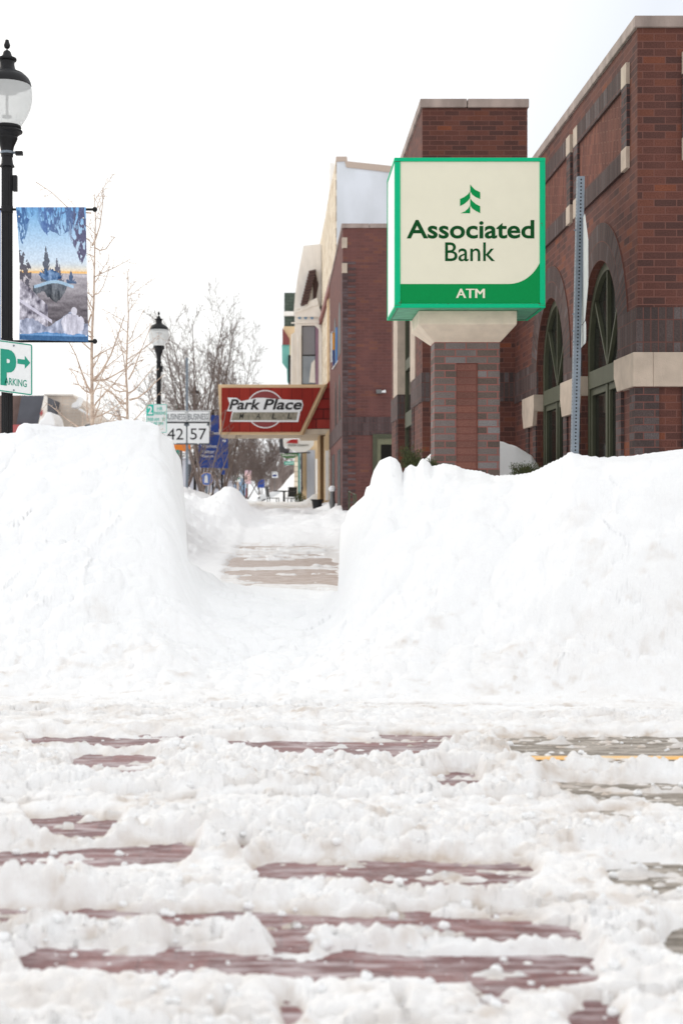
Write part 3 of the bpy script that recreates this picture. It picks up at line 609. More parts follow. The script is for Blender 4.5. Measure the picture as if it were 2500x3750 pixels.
# tower
TX0, TX1, TZ = 1.93, 3.37, 6.81
mb = MB()
mb.box((TX0, YE, ZB), (TX1, YE + .4, TZ))
OY0, OY1 = 21.1, 23.5
mb.box((TX0, YE + .4, ZB), (TX1, OY0, TZ)); mb.box((TX0, OY1, ZB), (TX1, 24.9, TZ)); mb.box((TX0, OY0, 6.2), (TX1, OY1, TZ)); mb.box((TX0 + .3, OY0, ZB), (TX1, OY1, 6.2))
mb.build('tower_wall', M['red'], root)
mb = MB(); coping(mb, TX0, TX1, YE, 24.9, TZ + .001, 6.93, .03); mb.build('tower_coping', M['coping'], root, bevel=.008)
mb = MB(); mb.box((TX0 - .014, YE - .014, 2.785), (TX1, YE + .01, 3.18)); mb.box((TX0 - .0141, YE + .011, 2.785), (TX0 + .28, OY0 + .004, 3.18)); mb.box((TX0 - .014, OY1 - .004, 2.785), (TX0 + .28, 24.896, 3.18)); mb.build('soldier_band', M['dark_soldier'], root)
mb = MB(); mb.box((TX0 - .02, 20.43, 3.182), (TX0 + .09, OY0 + .02, 6.0)); mb.box((TX0 - .02, OY1 - .02, 3.182), (TX0 + .28, 24.3, 6.0))
mb.prism_x([(20.43, 6.002), (24.3, 6.002), (22.3, 6.75)], TX0 - .022, .1)
mb.build('stone_jamb', M['stone'], root, bevel=.006)
mb = MB(); Xw = TX0 + .11
for y0, y1, z0, z1 in ((OY0, OY0 + .12, ZB, 6), (OY1 - .12, OY1, ZB, 6), (22.26, 22.34, ZB, 6)): mb.box((Xw, y0, z0), (Xw + .06, y1, z1))
for z0, z1 in ((3.55, 3.72), (2.62, 2.86)): mb.box((Xw - .01, OY0 + .121, z0), (Xw + .05, OY1 - .121, z1))
wo = mb.build('window', M['olive'], root)
mb = MB(); mb.box((Xw + .03, OY0 + .02, ZB), (Xw + .04, OY1 - .02, 6)); mb.build('glass_pane', M['glass'], wo)
mb = MB()
for a in (OY0 - .45, OY0 - .2, OY1 + .02, OY1 + .3): mb.box((TX0 - .012, a, ZB), (TX0 + .01, a + .1, 2.784))
mb.build('dark_quoin', M['darkq'], root)
# ------------------------------------------------------------------ bank sign on its brick pillar
sr = empty('bank_sign', (XX(1709, 13.9), 13.9, g(13.9)), 'square green-framed cream bank sign box on a brick pillar', 'sign')
x0, x1, y0, y1 = PILX, XX(1829, 13.7), 13.7, 14.04
zt = ZZ(1253, 13.7); w3 = (x1 - x0) / 3
mb = MB()
mb.box((x0, y0, g(14)), (x0 + w3, y1, zt - .2031)); mb.box((x1 - w3, y0, g(14)), (x1, y1, zt - .2031)); mb.box((x0, y0, zt - .203), (x1, y1, zt)); mb.box((x0 + w3, y0 + .1, g(14)), (x1 - w3, y1, zt - .2031))
mb.build('pillar', M['pil_dark'], sr)
mb = MB(); mb.box((x0 + w3 + .001, y0 + .012, g(14)), (x1 - w3 - .001, y0 + .099, zt - .204)); mb.build('pillar_panel', M['pil_red'], sr)
# stone cap
cx0, cx1, cy0, cy1 = XX(1532, 13.5), XX(1892, 13.5), 13.5, 14.25
z1_, z2_ = ZZ(1137, 13.5), ZZ(1187, 13.5); tx0, tx1 = x0 - .004, x1 + .004
lv = [(cx0, cx1, cy0, cy1, z1_), (cx0, cx1, cy0, cy1, z2_), (tx0, tx1, y0 - .004, y1 + .004, zt)]
vs = []
for a, b_, c_, d, z in lv: vs += [(a + .0, c_, z), (b_, c_, z), (b_, d, z), (a, d, z)]
mb = MB(); mb.add(vs, [(0, 3, 2, 1)[::-1], (8, 9, 10, 11)[::-1]] + [(i + 4, (i + 1) % 4 + 4, (i + 1) % 4, i) for i in range(4)] + [(i + 8, (i + 1) % 4 + 8, (i + 1) % 4 + 4, i + 4) for i in range(4)])
mb.build('stone_cap', M['cap'], sr, bevel=.008)
# box
BY = 13.3; BD = .95; bx0, bx1 = XX(1443.5, BY), XX(1996, BY); bz0, bz1 = ZZ(1127, BY), ZZ(577, BY); fr_ = .05
M['green'] = mat('green_frame_paint', (0, 186, 130), .55, spec=.15, noise=.07, nscale=60); M['green_u'] = mat('weathered_green_soffit', (96, 176, 140), .6, noise=.25, nscale=12)
M['cream'] = mat('cream_acrylic', (230, 226, 204), .45, noise=.03, nscale=5); M['dgreen'] = mat('dark_green_vinyl', (6, 74, 32), .6, spec=.12, noise=.08, nscale=30)
M['mgreen'] = mat('mid_green_vinyl', (0, 142, 74), .6, spec=.12, noise=.05, nscale=40)
M['sidew'] = mat('white_acrylic_side', (228, 234, 232), .3, noise=.05, nscale=6)
zf0, zf1 = ZZ(300 + 1768 / 2.178, BY), ZZ(300 + 633 / 2.178, BY); xf0, xf1 = XX(1380 + 186 / 2.178, BY), XX(1380 + 1297 / 2.178, BY)
mb = MB()
for ya, td in ((BY, .02), (BY + BD - .012, .012)):
    mb.box((bx0, ya, bz0), (bx1, ya + td, zf0)); mb.box((bx0, ya, zf1), (bx1, ya + td, bz1)); mb.box((bx0 + .001, ya + .001, zf0), (xf0, ya + td, zf1)); mb.box((xf1, ya + .001, zf0), (bx1 - .001, ya + td, zf1))
for xa in (bx0, bx1 - .03):
    mb.box((xa, BY + .0205, bz0), (xa + .03, BY + BD - .0125, bz0 + .02)); mb.box((xa, BY + .0205, bz1 - .022), (xa + .03, BY + BD - .0125, bz1))
mb.box((bx0 + .031, BY + .0205, bz1 - .02), (bx1 - .031, BY + BD - .0125, bz1))
mb.build('sign_frame', M['green'], sr, bevel=.003)
mb = MB(); mb.box((bx0 + .031, BY + .0205, bz0 + .004), (bx1 - .031, BY + BD - .0125, bz0 + .03)); so_ = mb.build('soffit_panel', M['green_u'], sr)
mb = MB()                        # dark seams in the soffit
for xa in (bx0 + .036, bx1 - .04): mb.box((xa, BY + .06, bz0 + .001), (xa + .004, BY + BD - .06, bz0 + .006))
mb.box((bx0 + .04, BY + BD - .075, bz0 + .001), (bx1 - .04, BY + BD - .07, bz0 + .006)); mb.build('seam', M['black'], so_)
mb = MB()
for xa in (bx0 + .008, bx1 - .014): mb.box((xa, BY + .021, bz0 + .021), (xa + .006, BY + BD - .013, bz1 - .023))
mb.box((xf0, BY + BD - .02, zf0), (xf1, BY + BD - .01, zf1))
mb.build('side_panel', M['sidew'], sr)
FY = BY + .012
mb = MB(); mb.box((xf0, FY, zf0), (xf1, FY + .01, zf1)); face = mb.build('sign_face', M['cream'], sr)
def zb(zy): return ZZ(300 + zy / 2.178, FY)
def zx(zx_): return XX(1380 + zx_ / 2.178, FY)
mb = MB()
for a, b_, c_, d in ((1444, 1467, 1117.2, 1118.6), (1465.6, 1466.8, 1098, 1118), (1972, 1996, 1117.4, 1118.4), (1444, 1466, 591, 592)): mb.box((XX(a, BY), BY - .0012, ZZ(d, BY)), (XX(b_, BY), BY + .002, ZZ(c_, BY)))
for a, b_, r_ in ((1640, 1113, 1.6), (1974, 1112, 3), (1462, 1108, 2.2), (1982, 818, 2), (1984, 826, 1.5), (1610, 1131, 1)): mb.prism([(XX(a + r_ * 1.5 * math.cos(k), BY), ZZ(b_ + r_ * .6 * math.sin(k * 1.0), BY)) for k in (0, 1, 2, 3, 4.2, 5.3)], BY - .0014, .003)
mb.build('rust_mark', mat('rust_stain', (86, 62, 44), .8, noise=.4, nscale=200), sr)
# green sweep at the foot of the face
pts = [(zx(186), zb(1768)), (zx(186), zb(1612)), (zx(1040), zb(1612))]
for i in range(1, 12):
    t = i / 12; a = (1 - t) ** 3; b_ = 3 * (1 - t) ** 2 * t; c_ = 3 * (1 - t) * t * t; d = t ** 3
    pts.append((zx(a * 1040 + b_ * 1160 + c_ * 1250 + d * 1298), zb(a * 1612 + b_ * 1614 + c_ * 1540 + d * 1438)))
pts += [(zx(1298), zb(1438)), (zx(1298), zb(1768))]
mb = MB(); mb.prism(pts, FY - .003, .004); mb.build('green_sweep', M['mgreen'], face)
ta = text_mb('ATM', (zx(628), zx(852), zb(1724), zb(1650)), FY - .006, 0, thick=.003); tb_ = text_mb('ATM', (zx(634), zx(858), zb(1724), zb(1650)), FY - .0065, 0, thick=.003); tc_ = text_mb('ATM', (zx(631), zx(855), zb(1724), zb(1650)), FY - .0062, 0, thick=.003)
ta.add(tb_.v, tb_.f); ta.add(tc_.v, tc_.f); ta.build('lettering', M['cream'], face)
text_mb('Associated', (zx(236), zx(1252), zb(1250), zb(1101)), FY - .003, .02, thick=.004).build('lettering', M['dgreen'], face)
text_mb('Bank', (zx(542), zx(938), zb(1431), zb(1280)), FY - .003, .004, thick=.004).build('lettering', M['dgreen'], face)
mb = MB()
def logo(pts): mb.prism([(zx(a), zb(b_)) for a, b_ in pts], FY - .003, .004)
logo([(742, 818), (755, 836), (780, 860), (821, 880), (821, 934), (785, 918), (758, 898), (742, 872)])
logo([(741, 874), (741, 926), (722, 950), (695, 972), (661, 990), (661, 934), (695, 918), (722, 898)])
logo([(742, 930), (758, 950), (785, 974), (821, 992), (821, 1046), (785, 1028), (758, 1008), (742, 984)])
logo([(741, 985), (741, 1047), (667, 1047), (700, 1032), (725, 1010)])
mb.build('tree_logo', M['mgreen'], face)
# ------------------------------------------------------------------ perforated post with the back of a stop sign
pY = 10.3; pb = P(2102, 1670, pY); pt = P(2124, 648, pY); dr = (pt - pb) / (pt - pb).length
pr = empty('sign_post', (pb.x, pY, g(pY)), 'leaning perforated steel post with the silver back of an eight-sided sign', 'sign post')
h0 = pb.z; ln = (pt - pb).length; half = .0255; mb = MB()
def ax(s_, x, y): q = pb + dr * s_; return (q.x + x, q.y + y, q.z)
s_ = -1.2; cell = .0254
while s_ < ln - 1e-3:
    e_ = min(s_ + cell, ln)
    if s_ < -.2: e_ = -.2
    for (ua, ub) in (((-half, -half), (half, -half)), ((-half, half), (-half, -half))):
        a = Vector(ax(s_, *ua)); b_ = Vector(ax(s_, *ub)); c_ = Vector(ax(e_, *ub)); d = Vector(ax(e_, *ua))
        if s_ < -.2 or e_ - s_ < cell * .9: mb.add([a, b_, c_, d], [(0, 1, 2, 3)]); continue
        m_ = (a + b_ + c_ + d) / 4; ex = (b_ - a).normalized(); ez = dr
        hole = [m_ +   .0066 * (math.cos(t) * ex + math.sin(t) * ez) for t in [R(225 + 45 * k) for k in range(8)]]
        ou = [a, (a + b_) / 2, b_, (b_ + c_) / 2, c_, (c_ + d) / 2, d, (d + a) / 2]
        mb.add(ou + hole, [(k, (k + 1) % 8, 8 + (k + 1) % 8, 8 + k) for k in range(8)])
    il = half - .003  # added black liner: its colour stands in for the shade inside the tube
    for (ua, ub) in (((-il, -il), (il, -il)), ((-il, il), (-il, -il))): mb.add([ax(s_, *ua), ax(s_, *ub), ax(e_, *ub), ax(e_, *ua)], [(0, 1, 2, 3)], mi=1)
    for (ua, ub) in (((half, -half), (half, half)), ((half, half), (-half, half))):
        mb.add([ax(s_, *ua), ax(s_, *ub), ax(e_, *ub), ax(e_, *ua)], [(0, 1, 2, 3)])
    s_ = e_
mb.build('post', [M['metal'], M['black']], pr)
def plate(cy_px, wd, ht, octo, nm, mt, cut=.29):
    c = P(2131, cy_px, pY); dv = Vector((.085, .76, 0)).normalized(); nrm_ = Vector((dv.y, -dv.x, 0))
    if octo:
        k = wd / 2; q = k * .4142; pts = [(-k, -q), (-k, q), (-q, k), (q, k), (k, q), (k, -q), (q, -k), (-q, -k)]
    else:
        k, h_ = wd / 2, ht / 2; r_ = .03; pts = [(-k, -h_ + r_), (-k, h_ - r_), (-k + r_, h_), (k - r_, h_), (k, h_ - r_), (k, -h_ + r_), (k - r_, -h_), (-k + r_, -h_)]
    mb = MB(); vs = [c + dv * a + Vector((0, 0, b_)) for a, b_ in pts] + [c + dv * a + Vector((0, 0, b_)) + nrm_ * .003 for a, b_ in pts]
    mb.add(vs, [tuple(range(8)), tuple(reversed(range(8, 16)))] + [(i, i + 8, (i + 1) % 8 + 8, (i + 1) % 8) for i in range(8)])
    return mb.build(nm, mt, pr)
plate(992, .76, .76, True, 'sign_plate', M['alu']); plate(1228, .46, .155, False, 'lower_plate', M['alu'])
mb = MB()
for yb in (843, 1150, 1212, 1252):
    c = P(2107 if yb < 1000 else 2102, yb, pY); mb.tube([c + Vector((.02, 0, 0)), c + Vector((-.035 + .02, 0, 0))], .005, 6); mb.tube([c + Vector((.012, 0, 0)), c + Vector((.002, 0, 0))], .011, 6)
mb.build('bolt', M['metal'], pr)
# ------------------------------------------------------------------ junipers behind the bank
M['juniper'] = mat('juniper_needles', (52, 62, 34), .8, noise=.5, nscale=30, ncol=(84, 88, 48)); M['twig'] = mat('juniper_bark', (78, 60, 46), .9, noise=.3)
def juniper(px, py, Y, wd, ht, seed, label):
    rnd = random.Random(seed); c = P(px, py, Y); r_ = empty('juniper_shrub', (c.x, c.y, c.z - .1), label, 'shrub', 'junipers poking out of the snow')
    lf = MB(); br = MB()
    for i in range(26):
        a = rnd.uniform(0, 2 * math.pi); d = Vector((math.cos(a) * rnd.uniform(.2, 1) * wd, math.sin(a) * rnd.uniform(.2, 1) * wd * .7, ht * rnd.uniform(.35, 1.1)))
        p0 = Vector((c.x, c.y, c.z - .1)); br.tube([p0, p0 + d * .5 + Vector((0, 0, .02)), p0 + d], [.008, .005, .002], 4)
        for k in range(90):
            t = rnd.uniform(.4, 1.05); q = p0 + d * t + Vector((rnd.gauss(0, .022), rnd.gauss(0, .022), rnd.gauss(0, .018)))
            dd = (d.normalized() + Vector((rnd.uniform(-1, 1), rnd.uniform(-1, 1), rnd.uniform(-.4, 1)))).normalized() * rnd.uniform(.012, .026)
            s2_ = dd.cross(Vector((rnd.uniform(-1, 1), rnd.uniform(-1, 1), rnd.uniform(-1, 1)))).normalized() * .0035
            lf.add([q - s2_, q + s2_, q + dd], [(0, 1, 2)])
    lf.build('foliage', M['juniper'], r_); br.build('stem', M['twig'], r_)
juniper(1505, 1690, 13.2, .10, .21, 1, 'dark green juniper sprig in the notch of the right snow bank, left of the pillar')
juniper(1578, 1705, 13.5, .05, .13, 2, 'small dark juniper tip against the left foot of the brick pillar')
juniper(1918, 1722, 13.4, .13, .14, 3, 'spreading juniper sprig on the snow right of the brick pillar')
juniper(1978, 1714, 13.8, .05, .08, 4, 'tiny juniper tip furthest right, under the far arched window')
# ------------------------------------------------------------------ second brick building down the street
Y2, X2 = 33.0, XX(1255, 33.0); r2 = empty('brick_shop_building', (X2, Y2, g(Y2)), 'plain red brick building behind the bank with dark toothed corner bricks and an olive door', 'building')
zt2 = ZZ(835, Y2)
mb = MB(); mb.box((X2, Y2, .5), (9, 42, zt2)); mb.build('wall', M['redfar'], r2)
mb = MB(); coping(mb, X2, 9, Y2, 42, zt2 + .001, zt2 + .1, .03); mb.build('coping', M['coping'], r2)
M['q2'] = brick('far_dark_brick', [(0, (74, 58, 58)), (.6, (84, 70, 70)), (1, (98, 84, 86))], (92, 66, 64))
mb = MB(); z = .9; k = 0
while z < ZZ(960, Y2):
    if not (ZZ(1592, Y2) < z < ZZ(1527, Y2)):
        wq = (.12, .30)[k % 2]; mb.box((X2 - .012, Y2 - .012, z), (X2 + wq, Y2 + .2, z + .062))
    z += .0677; k += 1
mb.build('toothed_quoin', M['q2'], r2)
mb = MB(); mb.box((X2 - .015, Y2 - .015, ZZ(1594, Y2)), (9, Y2 + .01, ZZ(1527, Y2))); mb.box((X2 - .0151, Y2 + .011, ZZ(1594, Y2)), (X2 + .01, 42, ZZ(1527, Y2))); mb.build('soldier_band', brick('far_soldier', [(0, (70, 58, 58)), (1, (90, 76, 76))], (90, 64, 62), bw=.0677, bh=.203, offset=0), r2)
mb = MB()
for a, b_ in ((870, 908), (964, 1000)): mb.box((X2 - .02, Y2 - .02, ZZ(b_, Y2)), (X2 + .1, Y2 + .1, ZZ(a, Y2)))
mb.build('corner_stone', M['stone'], r2)
# street side: flat arches and panels, painted black to stand for recess shade
mb = MB()
def arch_poly(y0, y1, z0, z1): c = (y0 + y1) / 2; r_ = (y1 - y0) / 2; return [(y0, z0), (y1, z0)] + [(c + r_ * math.cos(math.pi * i / 10), z1 - r_ + r_ * math.sin(math.pi * i / 10)) for i in range(11)]
for (a, b_, z0, z1) in ((34.2, 35.4, 3.0, 4.55), (36.6, 37.8, 3.0, 4.55), (34.0, 35.6, 5.0, 6.3), (37, 38.6, 5.0, 6.3), (34.2, 36.0, .8, 2.7), (38, 40, .8, 2.7)):
    mb.prism_x(arch_poly(a, b_, z0, z1) if z0 > 2 else [(a, z0), (b_, z0), (b_, z1), (a, z1)], X2 - .008, .02)
mb.build('shop_window', M['black'], r2)
mb = MB(); dx0, dx1 = XX(1364, Y2), XX(1436, Y2); dz1 = ZZ(1590, Y2)
M['door'] = mat('olive_door_paint', (112, 112, 88), .5, noise=.1, nscale=5)
mb.box((dx0, Y2 - .04, .9), (dx0 + .1, Y2 + .01, dz1)); mb.box((dx0, Y2 - .041, dz1 - .1), (dx1 + .6, Y2 + .009, dz1 + .001)); dr_ = mb.build('door', M['olive'], r2)
mb = MB(); mb.box((dx0 + .1, Y2 - .02, .9), (dx1 + .55, Y2 + .005, dz1 - .1)); mb.build('door_leaf', M['door'], dr_)
mb = MB(); mb.box((XX(1394, Y2), Y2 - .03, 1.6), (dx1 + .4, Y2 - .018, ZZ(1628, Y2))); mb.build('glass_pane', M['glass'], dr_)
lr = empty('wall_lamp', tuple(P(1385, 1434, Y2)), 'small grey floodlight on the plain brick wall above the olive door', 'lamp')
mb = MB(); a = P(1376, 1428, Y2); b_ = P(1395, 1442, Y2); mb.box((a.x, Y2 - .12, b_.z), (b_.x, Y2, a.z)); mb.build('lamp_box', M['wire'], lr, bevel=.01)
mb = MB(); q = P(1395, 1436, Y2); mb.tube([q + Vector((0, -.06, 0)), q + Vector((.1, -.08, .015))], [.025, .035], 8); mb.build('lamp_head', M['white'], lr)
hr = empty('handrail', (XX(1290, 31), 31, g(31)), 'short olive metal handrail beside the brick corner, half buried in snow', 'railing')
mb = MB(); t1 = P(1278, 1800, 31); t2 = P(1302, 1812, 29.6)
mb.tube([t1 + Vector((0, 0, -1)), t1, t2, t2 + Vector((0, 0, -1))], .022, 6); mb.tube([t1 + Vector((.07, -.5, -1)), t1 + Vector((.07, -.5, -.03))], .014, 6); mb.build('rail', M['olive'], hr)
# projecting sign on its street wall
M['blue'] = mat('sky_blue_panel', (86, 146, 212), .4, noise=.05); M['orange'] = mat('orange_panel', (246, 160, 30), .4, noise=.05); M['navy'] = mat('navy_panel', (28, 60, 132), .4, noise=.05)
q = empty('projecting_sign', tuple(P(1222, 1280, 38)), 'blue, orange and navy sign sticking out from the brick wall over the pavement', 'sign')
mb = MB(); mb.ppx([(1229, 1200), (1240, 1193), (1240, 1310), (1228, 1332)], 36.2, .08); mb.build('blue_panel', M['blue'], q)
mb = MB(); mb.ppx([(1211, 1222), (1217, 1212), (1217, 1325), (1211, 1326)], 38, .1); mb.build('sign_edge', M['white'], q)
mb = MB(); mb.ppx([(1217, 1222), (1226, 1216), (1227, 1280), (1217, 1282)], 38, .09); mb.build('orange_panel', M['orange'], q)
mb = MB(); mb.ppx([(1217, 1282), (1227, 1280), (1225, 1340), (1219, 1345)], 38, .09); mb.build('navy_panel', M['navy'], q)
mb = MB(); mb.tube([P(1216, 1352, 37.5), P(1243, 1312, 35.6)], .012, 6); mb.build('bracket', M['white'], q)
# ------------------------------------------------------------------ mall building: tall, white side wall, cream stone front, red canopy sign
M['whitewall'] = mat('white_painted_wall', (226, 232, 240), .8, noise=.10, nscale=1.4, bump=.2, bscale=12, ncol=(212, 218, 224), nstretch=(1, 1, .5))
M['tan'] = mat('tan_metal_coping', (196, 178, 164), .6, noise=.08); M['creamst'] = brick('cream_rough_stone', [(0, (222, 208, 184)), (.5, (234, 222, 202)), (1, (196, 176, 148))], (178, 160, 138), bw=.55, bh=.24, ms=.02, bump=1)
M['beige'] = mat('beige_paint', (222, 192, 150), .6, noise=.1, nscale=3); M['creamp'] = mat('cream_paint', (246, 240, 232), .6, noise=.10, nscale=7, nstretch=(1, 1, .3))
M['dkred'] = mat('dark_red_trim', (128, 62, 58), .6, noise=.1)
Y3, X3 = 42.6, 1.65
r3 = empty('mall_building', (X3, Y3, g(Y3)), 'tall old building with a white painted side wall and weathered cream stone street front', 'building')
mb = MB(); mb.ppx([(1232.5, 592), (1262, 590), (1268, 612), (1560, 640), (1560, 1900), (1232.5, 1900)], Y3, 16); mb.build('side_wall', M['whitewall'], r3)
mb = MB()
mb.prism_x([(Y3 + .02, .6), (60, .6), (60, 12.3), (52.7, 11.95), (48.2, 11.9), (Y3 + .02, 11.6)], X3 - .03, .05); mb.build('stone_front', M['creamst'], r3)
mb = MB(); mb.ppx([(1230, 573), (1270, 573), (1272, 590), (1440, 608), (1440, 632), (1268, 612), (1262, 590), (1230, 592)], Y3 - .03, .6); mb.build('coping', M['tan'], r3)
mb = MB(); mb.box((X3 + .02, 49, 11.5), (X3 + .18, 50, 13.1)); mb.build('chimney', M['creamp'], r3)
mb = MB()
for y_ in (44.2, 48.2): mb.box((X3 - .08, y_, 3.5), (X3 - .032, y_ + .9, 8.6))
mb.build('beige_pilaster', M['beige'], r3)
mb = MB(); mb.prism_x([(44, 8.2), (60, 8.6), (60, 8.8), (44, 8.45)], X3 - .14, .1); mb.build('red_trim', M['dkred'], r3)
# ground floor posts under the canopy
M['brownwood'] = mat('brown_post', (150, 122, 88), .7, noise=.2)  # browner than the beige posts beside it
mb = MB(); mb.ppx([(1163, 1600), (1172, 1592), (1172, 1880), (1163, 1868)], 43.2, .3); mb.ppx([(1187, 1600), (1205, 1570), (1205, 1905), (1187, 1900)], 42.62, .2); mb.build('beige_pilaster', M['beige'], r3)
mb = MB(); mb.ppx([(1173, 1592), (1186, 1588), (1186, 1860), (1173, 1870)], 43.4, .3); mb.build('recess_post', M['brownwood'], r3)
mb = MB(); mb.ppx([(1191, 1650), (1203, 1650), (1203, 1832), (1191, 1832)], 42.58, .04); mb.build('window', M['creamp'], r3)
# canopy sign
YS = 42.5
cs = empty('canopy_sign', tuple(P(950, 1592, YS)), 'red boarded canopy sign with beige trim sticking out over the pavement', 'sign')
M['redboard'] = brick('red_boards', [(0, (142, 44, 36)), (1, (156, 54, 44))], (92, 34, 32), bw=.31, bh=6, offset=0, ms=.008, speck=.06)
M['shingle'] = brick('red_shingles', [(0, (122, 38, 34)), (.7, (144, 48, 42)), (1, (156, 62, 52))], (66, 26, 26), bw=.42, bh=.30, ms=.014, bump=1, speck=.1)
M['maroon'] = mat('maroon_disc', (136, 52, 52), .5, noise=.08); M['gbar'] = mat('worn_grey_bar', (158, 152, 136), .6, noise=.2, nscale=12, ncol=(120, 116, 100)); M['ink'] = mat('black_letters', (18, 18, 20), .5, noise=.1)
M['soffit'] = mat('pale_board_soffit', (200, 184, 162), .7, noise=.2, nscale=4, nstretch=(1, 4, 1))
mb = MB(); mb.ppx([(799, 1408), (1192, 1408), (1105, 1592), (806, 1592)], YS, .10); mb.build('trim', M['beige'], cs, bevel=.01)
mb = MB(); mb.ppx([(811, 1420), (1174, 1420), (1098, 1582), (811, 1582)], YS - .03, .05); fc = mb.build('board_face', M['redboard'], cs)
mb = MB(); mb.box((XX(799, YS) + .02, YS + .101, ZZ(1590, YS)), (XX(1105, YS), YS + 2.9, ZZ(1590, YS) + .16)); mb.build('soffit', M['soffit'], cs)
mb = MB(); mb.box((XX(799, YS) + .02, YS + .101, ZZ(1590, YS) + .161), (XX(1105, YS) + .3, YS + 2.9, ZZ(1420, YS))); mb.build('back_casing', M['redboard'], cs)
def sx(a): return XX(750 + a / 2.24, YS)
def sz(a): return ZZ(1300 + a / 2.24, YS)
cxx, czz, rr = sx(495), sz(445), 70 / F * YS
def disc(mb, r_, Y, t): mb.prism([(cxx + r_ * math.cos(2 * math.pi * k / 48), czz + r_ * math.sin(2 * math.pi * k / 48)) for k in range(48)], Y, t)
mb = MB(); disc(mb, rr, YS - .034, .005); mb.build('ring', M['white'], fc)
mb = MB(); disc(mb, rr * .945, YS - .038, .005); mb.build('disc', M['maroon'], fc)
mb = MB(); mb.prism([(sx(207), sz(548)), (sx(226), sz(462)), (sx(182), sz(462)), (sx(205), sz(402)), (sx(188), sz(350)), (sx(262), sz(352)), (sx(300), sz(380)), (sx(425), sz(352)), (sx(480), sz(352)), (sx(560), sz(360)), (sx(700), sz(368)), (sx(795), sz(372)), (sx(806), sz(410)), (sx(795), sz(452)), (sx(783), sz(466)), (sx(766), sz(550))], YS - .042, .005); mb.build('white_outline', M['white'], fc)
mb = MB(); mb.prism([(sx(216), sz(536)), (sx(234), sz(470)), (sx(762), sz(470)), (sx(750), sz(536))], YS - .046, .005); mb.build('grey_bar', M['gbar'], fc)
text_mb('Park', (sx(198), sx(455), sz(450), sz(364)), YS - .05, .024, shear=.24, thick=.006).build('lettering', M['ink'], fc)
text_mb('Place', (sx(478), sx(796), sz(450), sz(362)), YS - .05, .024, shear=.24, thick=.006).build('lettering', M['ink'], fc)
for ch, a in (('M', 302), ('A', 436), ('L', 567), ('L', 694)): text_mb(ch, (sx(a - 19), sx(a + 19), sz(524), sz(478)), YS - .05, .008, shear=.2, thick=.004).build('lettering', M['ink'], fc)
cr_ = empty('shingled_canopy', tuple(P(1160, 1568, YS + .4)), 'sloping red shingled canopy between the red canopy sign and the brick building', 'canopy')
mb = MB(); YM = YS + .12
a = [P(1194, 1408, YM), P(1209, 1392, YM), P(1209, 1569, YM), P(1120, 1569, YM), P(1107, 1590, YM)]
mb.prism([(v.x, v.z) for v in a], YM, 2.6); mb.build('shingles', M['shingle'], cr_)
mb = MB(); a = [P(1108, 1592, YM), P(1120, 1570, YM), P(1207, 1570, YM), P(1207, 1574, YM)]
mb.box((XX(1106, YM), YM + .01, ZZ(1590, YM)), (XX(1209, YM), YM + 4.5, ZZ(1571, YM))); mb.build('soffit', M['soffit'], cr_)
mb = MB(); mb.tube([P(1194, 1406, YM - .03), P(1106, 1592, YM - .03)], .05, 4); mb.build('rake_board', M['beige'], cr_)
# ------------------------------------------------------------------ house with bay window
M['shade'] = mat('grey_blind', (136, 136, 142), .6, noise=.06); M['blind2'] = mat('pale_window_glass', (150, 160, 170), .2, noise=.3, nscale=1.5)
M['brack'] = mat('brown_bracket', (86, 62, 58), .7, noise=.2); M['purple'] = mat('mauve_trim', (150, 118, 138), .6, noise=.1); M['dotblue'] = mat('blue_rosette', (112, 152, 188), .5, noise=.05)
Y4 = 57.0
r4 = empty('bay_window_building', tuple(P(1150, 1800, Y4)), 'cream painted house front with a bay window and a brown bracketed cornice', 'building')
def pp(name, pts, Y, d, mt, parent=r4, **k): mb = MB(); mb.ppx(pts, Y, d); return mb.build(name, mt, parent, **k)
pp('cornice', [(1111, 900), (1176, 893), (1176, 1120), (1160, 1130), (1130, 1105), (1105, 1128), (1076, 1132), (1080, 1080), (1092, 1000)], Y4 + .3, 2, M['creamp'])
mb = MB()
for i in range(12):
    t = i / 11; x = 1144 - 30 * t; y = 992 + 118 * t
    mb.ppx([(x - 14, y), (x + 12, y - 6), (x + 14, y + 2), (x - 12, y + 8)], Y4 - .05 - i * .012, .34)
mb.build('bracket', M['brack'], r4)
pp('bracket_board', [(1156, 1000), (1166, 1040), (1158, 1090), (1146, 1110), (1146, 1040)], Y4 + .25, .3, M['brack'])  # flat board in the same brown as the brackets
pp('bay_roof', [(1080, 1147), (1092, 1140), (1130, 1104), (1160, 1090), (1176, 1150), (1176, 1160), (1080, 1160)], Y4 - .1, 1.2, M['creamp'])
by = pp('bay', [(1080, 1152), (1176, 1152), (1176, 1215), (1152, 1192), (1104, 1192), (1104, 1410), (1064, 1410), (1066, 1225), (1080, 1215)], Y4, 1, M['creamp'])
mb = MB(); mb.ppx([(1166, 1192), (1181, 1192), (1181, 1408), (1166, 1408)], Y4 + .03, 1); mb.ppx([(1078, 1150), (1170, 1150), (1170, 1153), (1078, 1153)], Y4 - .06, .1); mb.ppx([(1066, 1180), (1170, 1178), (1170, 1182), (1066, 1184)], Y4 - .05, .1); mb.ppx([(1082, 1143), (1150, 1116), (1166, 1114), (1166, 1117), (1150, 1120), (1082, 1147)], Y4 - .14, .1)
for a in (1070, 1078, 1092, 1100): mb.ppx([(a, 1226), (a + 2, 1226), (a + 2, 1408), (a, 1408)], Y4 - .04, .05)
mb.build('moulding', M['creamp'], r4)
mb = MB(); mb.ppx([(1155, 1192), (1166, 1192), (1166, 1408), (1155, 1408)], Y4 + .02, 1)
mb.build('mauve_trim', M['purple'], r4)
mb = MB()
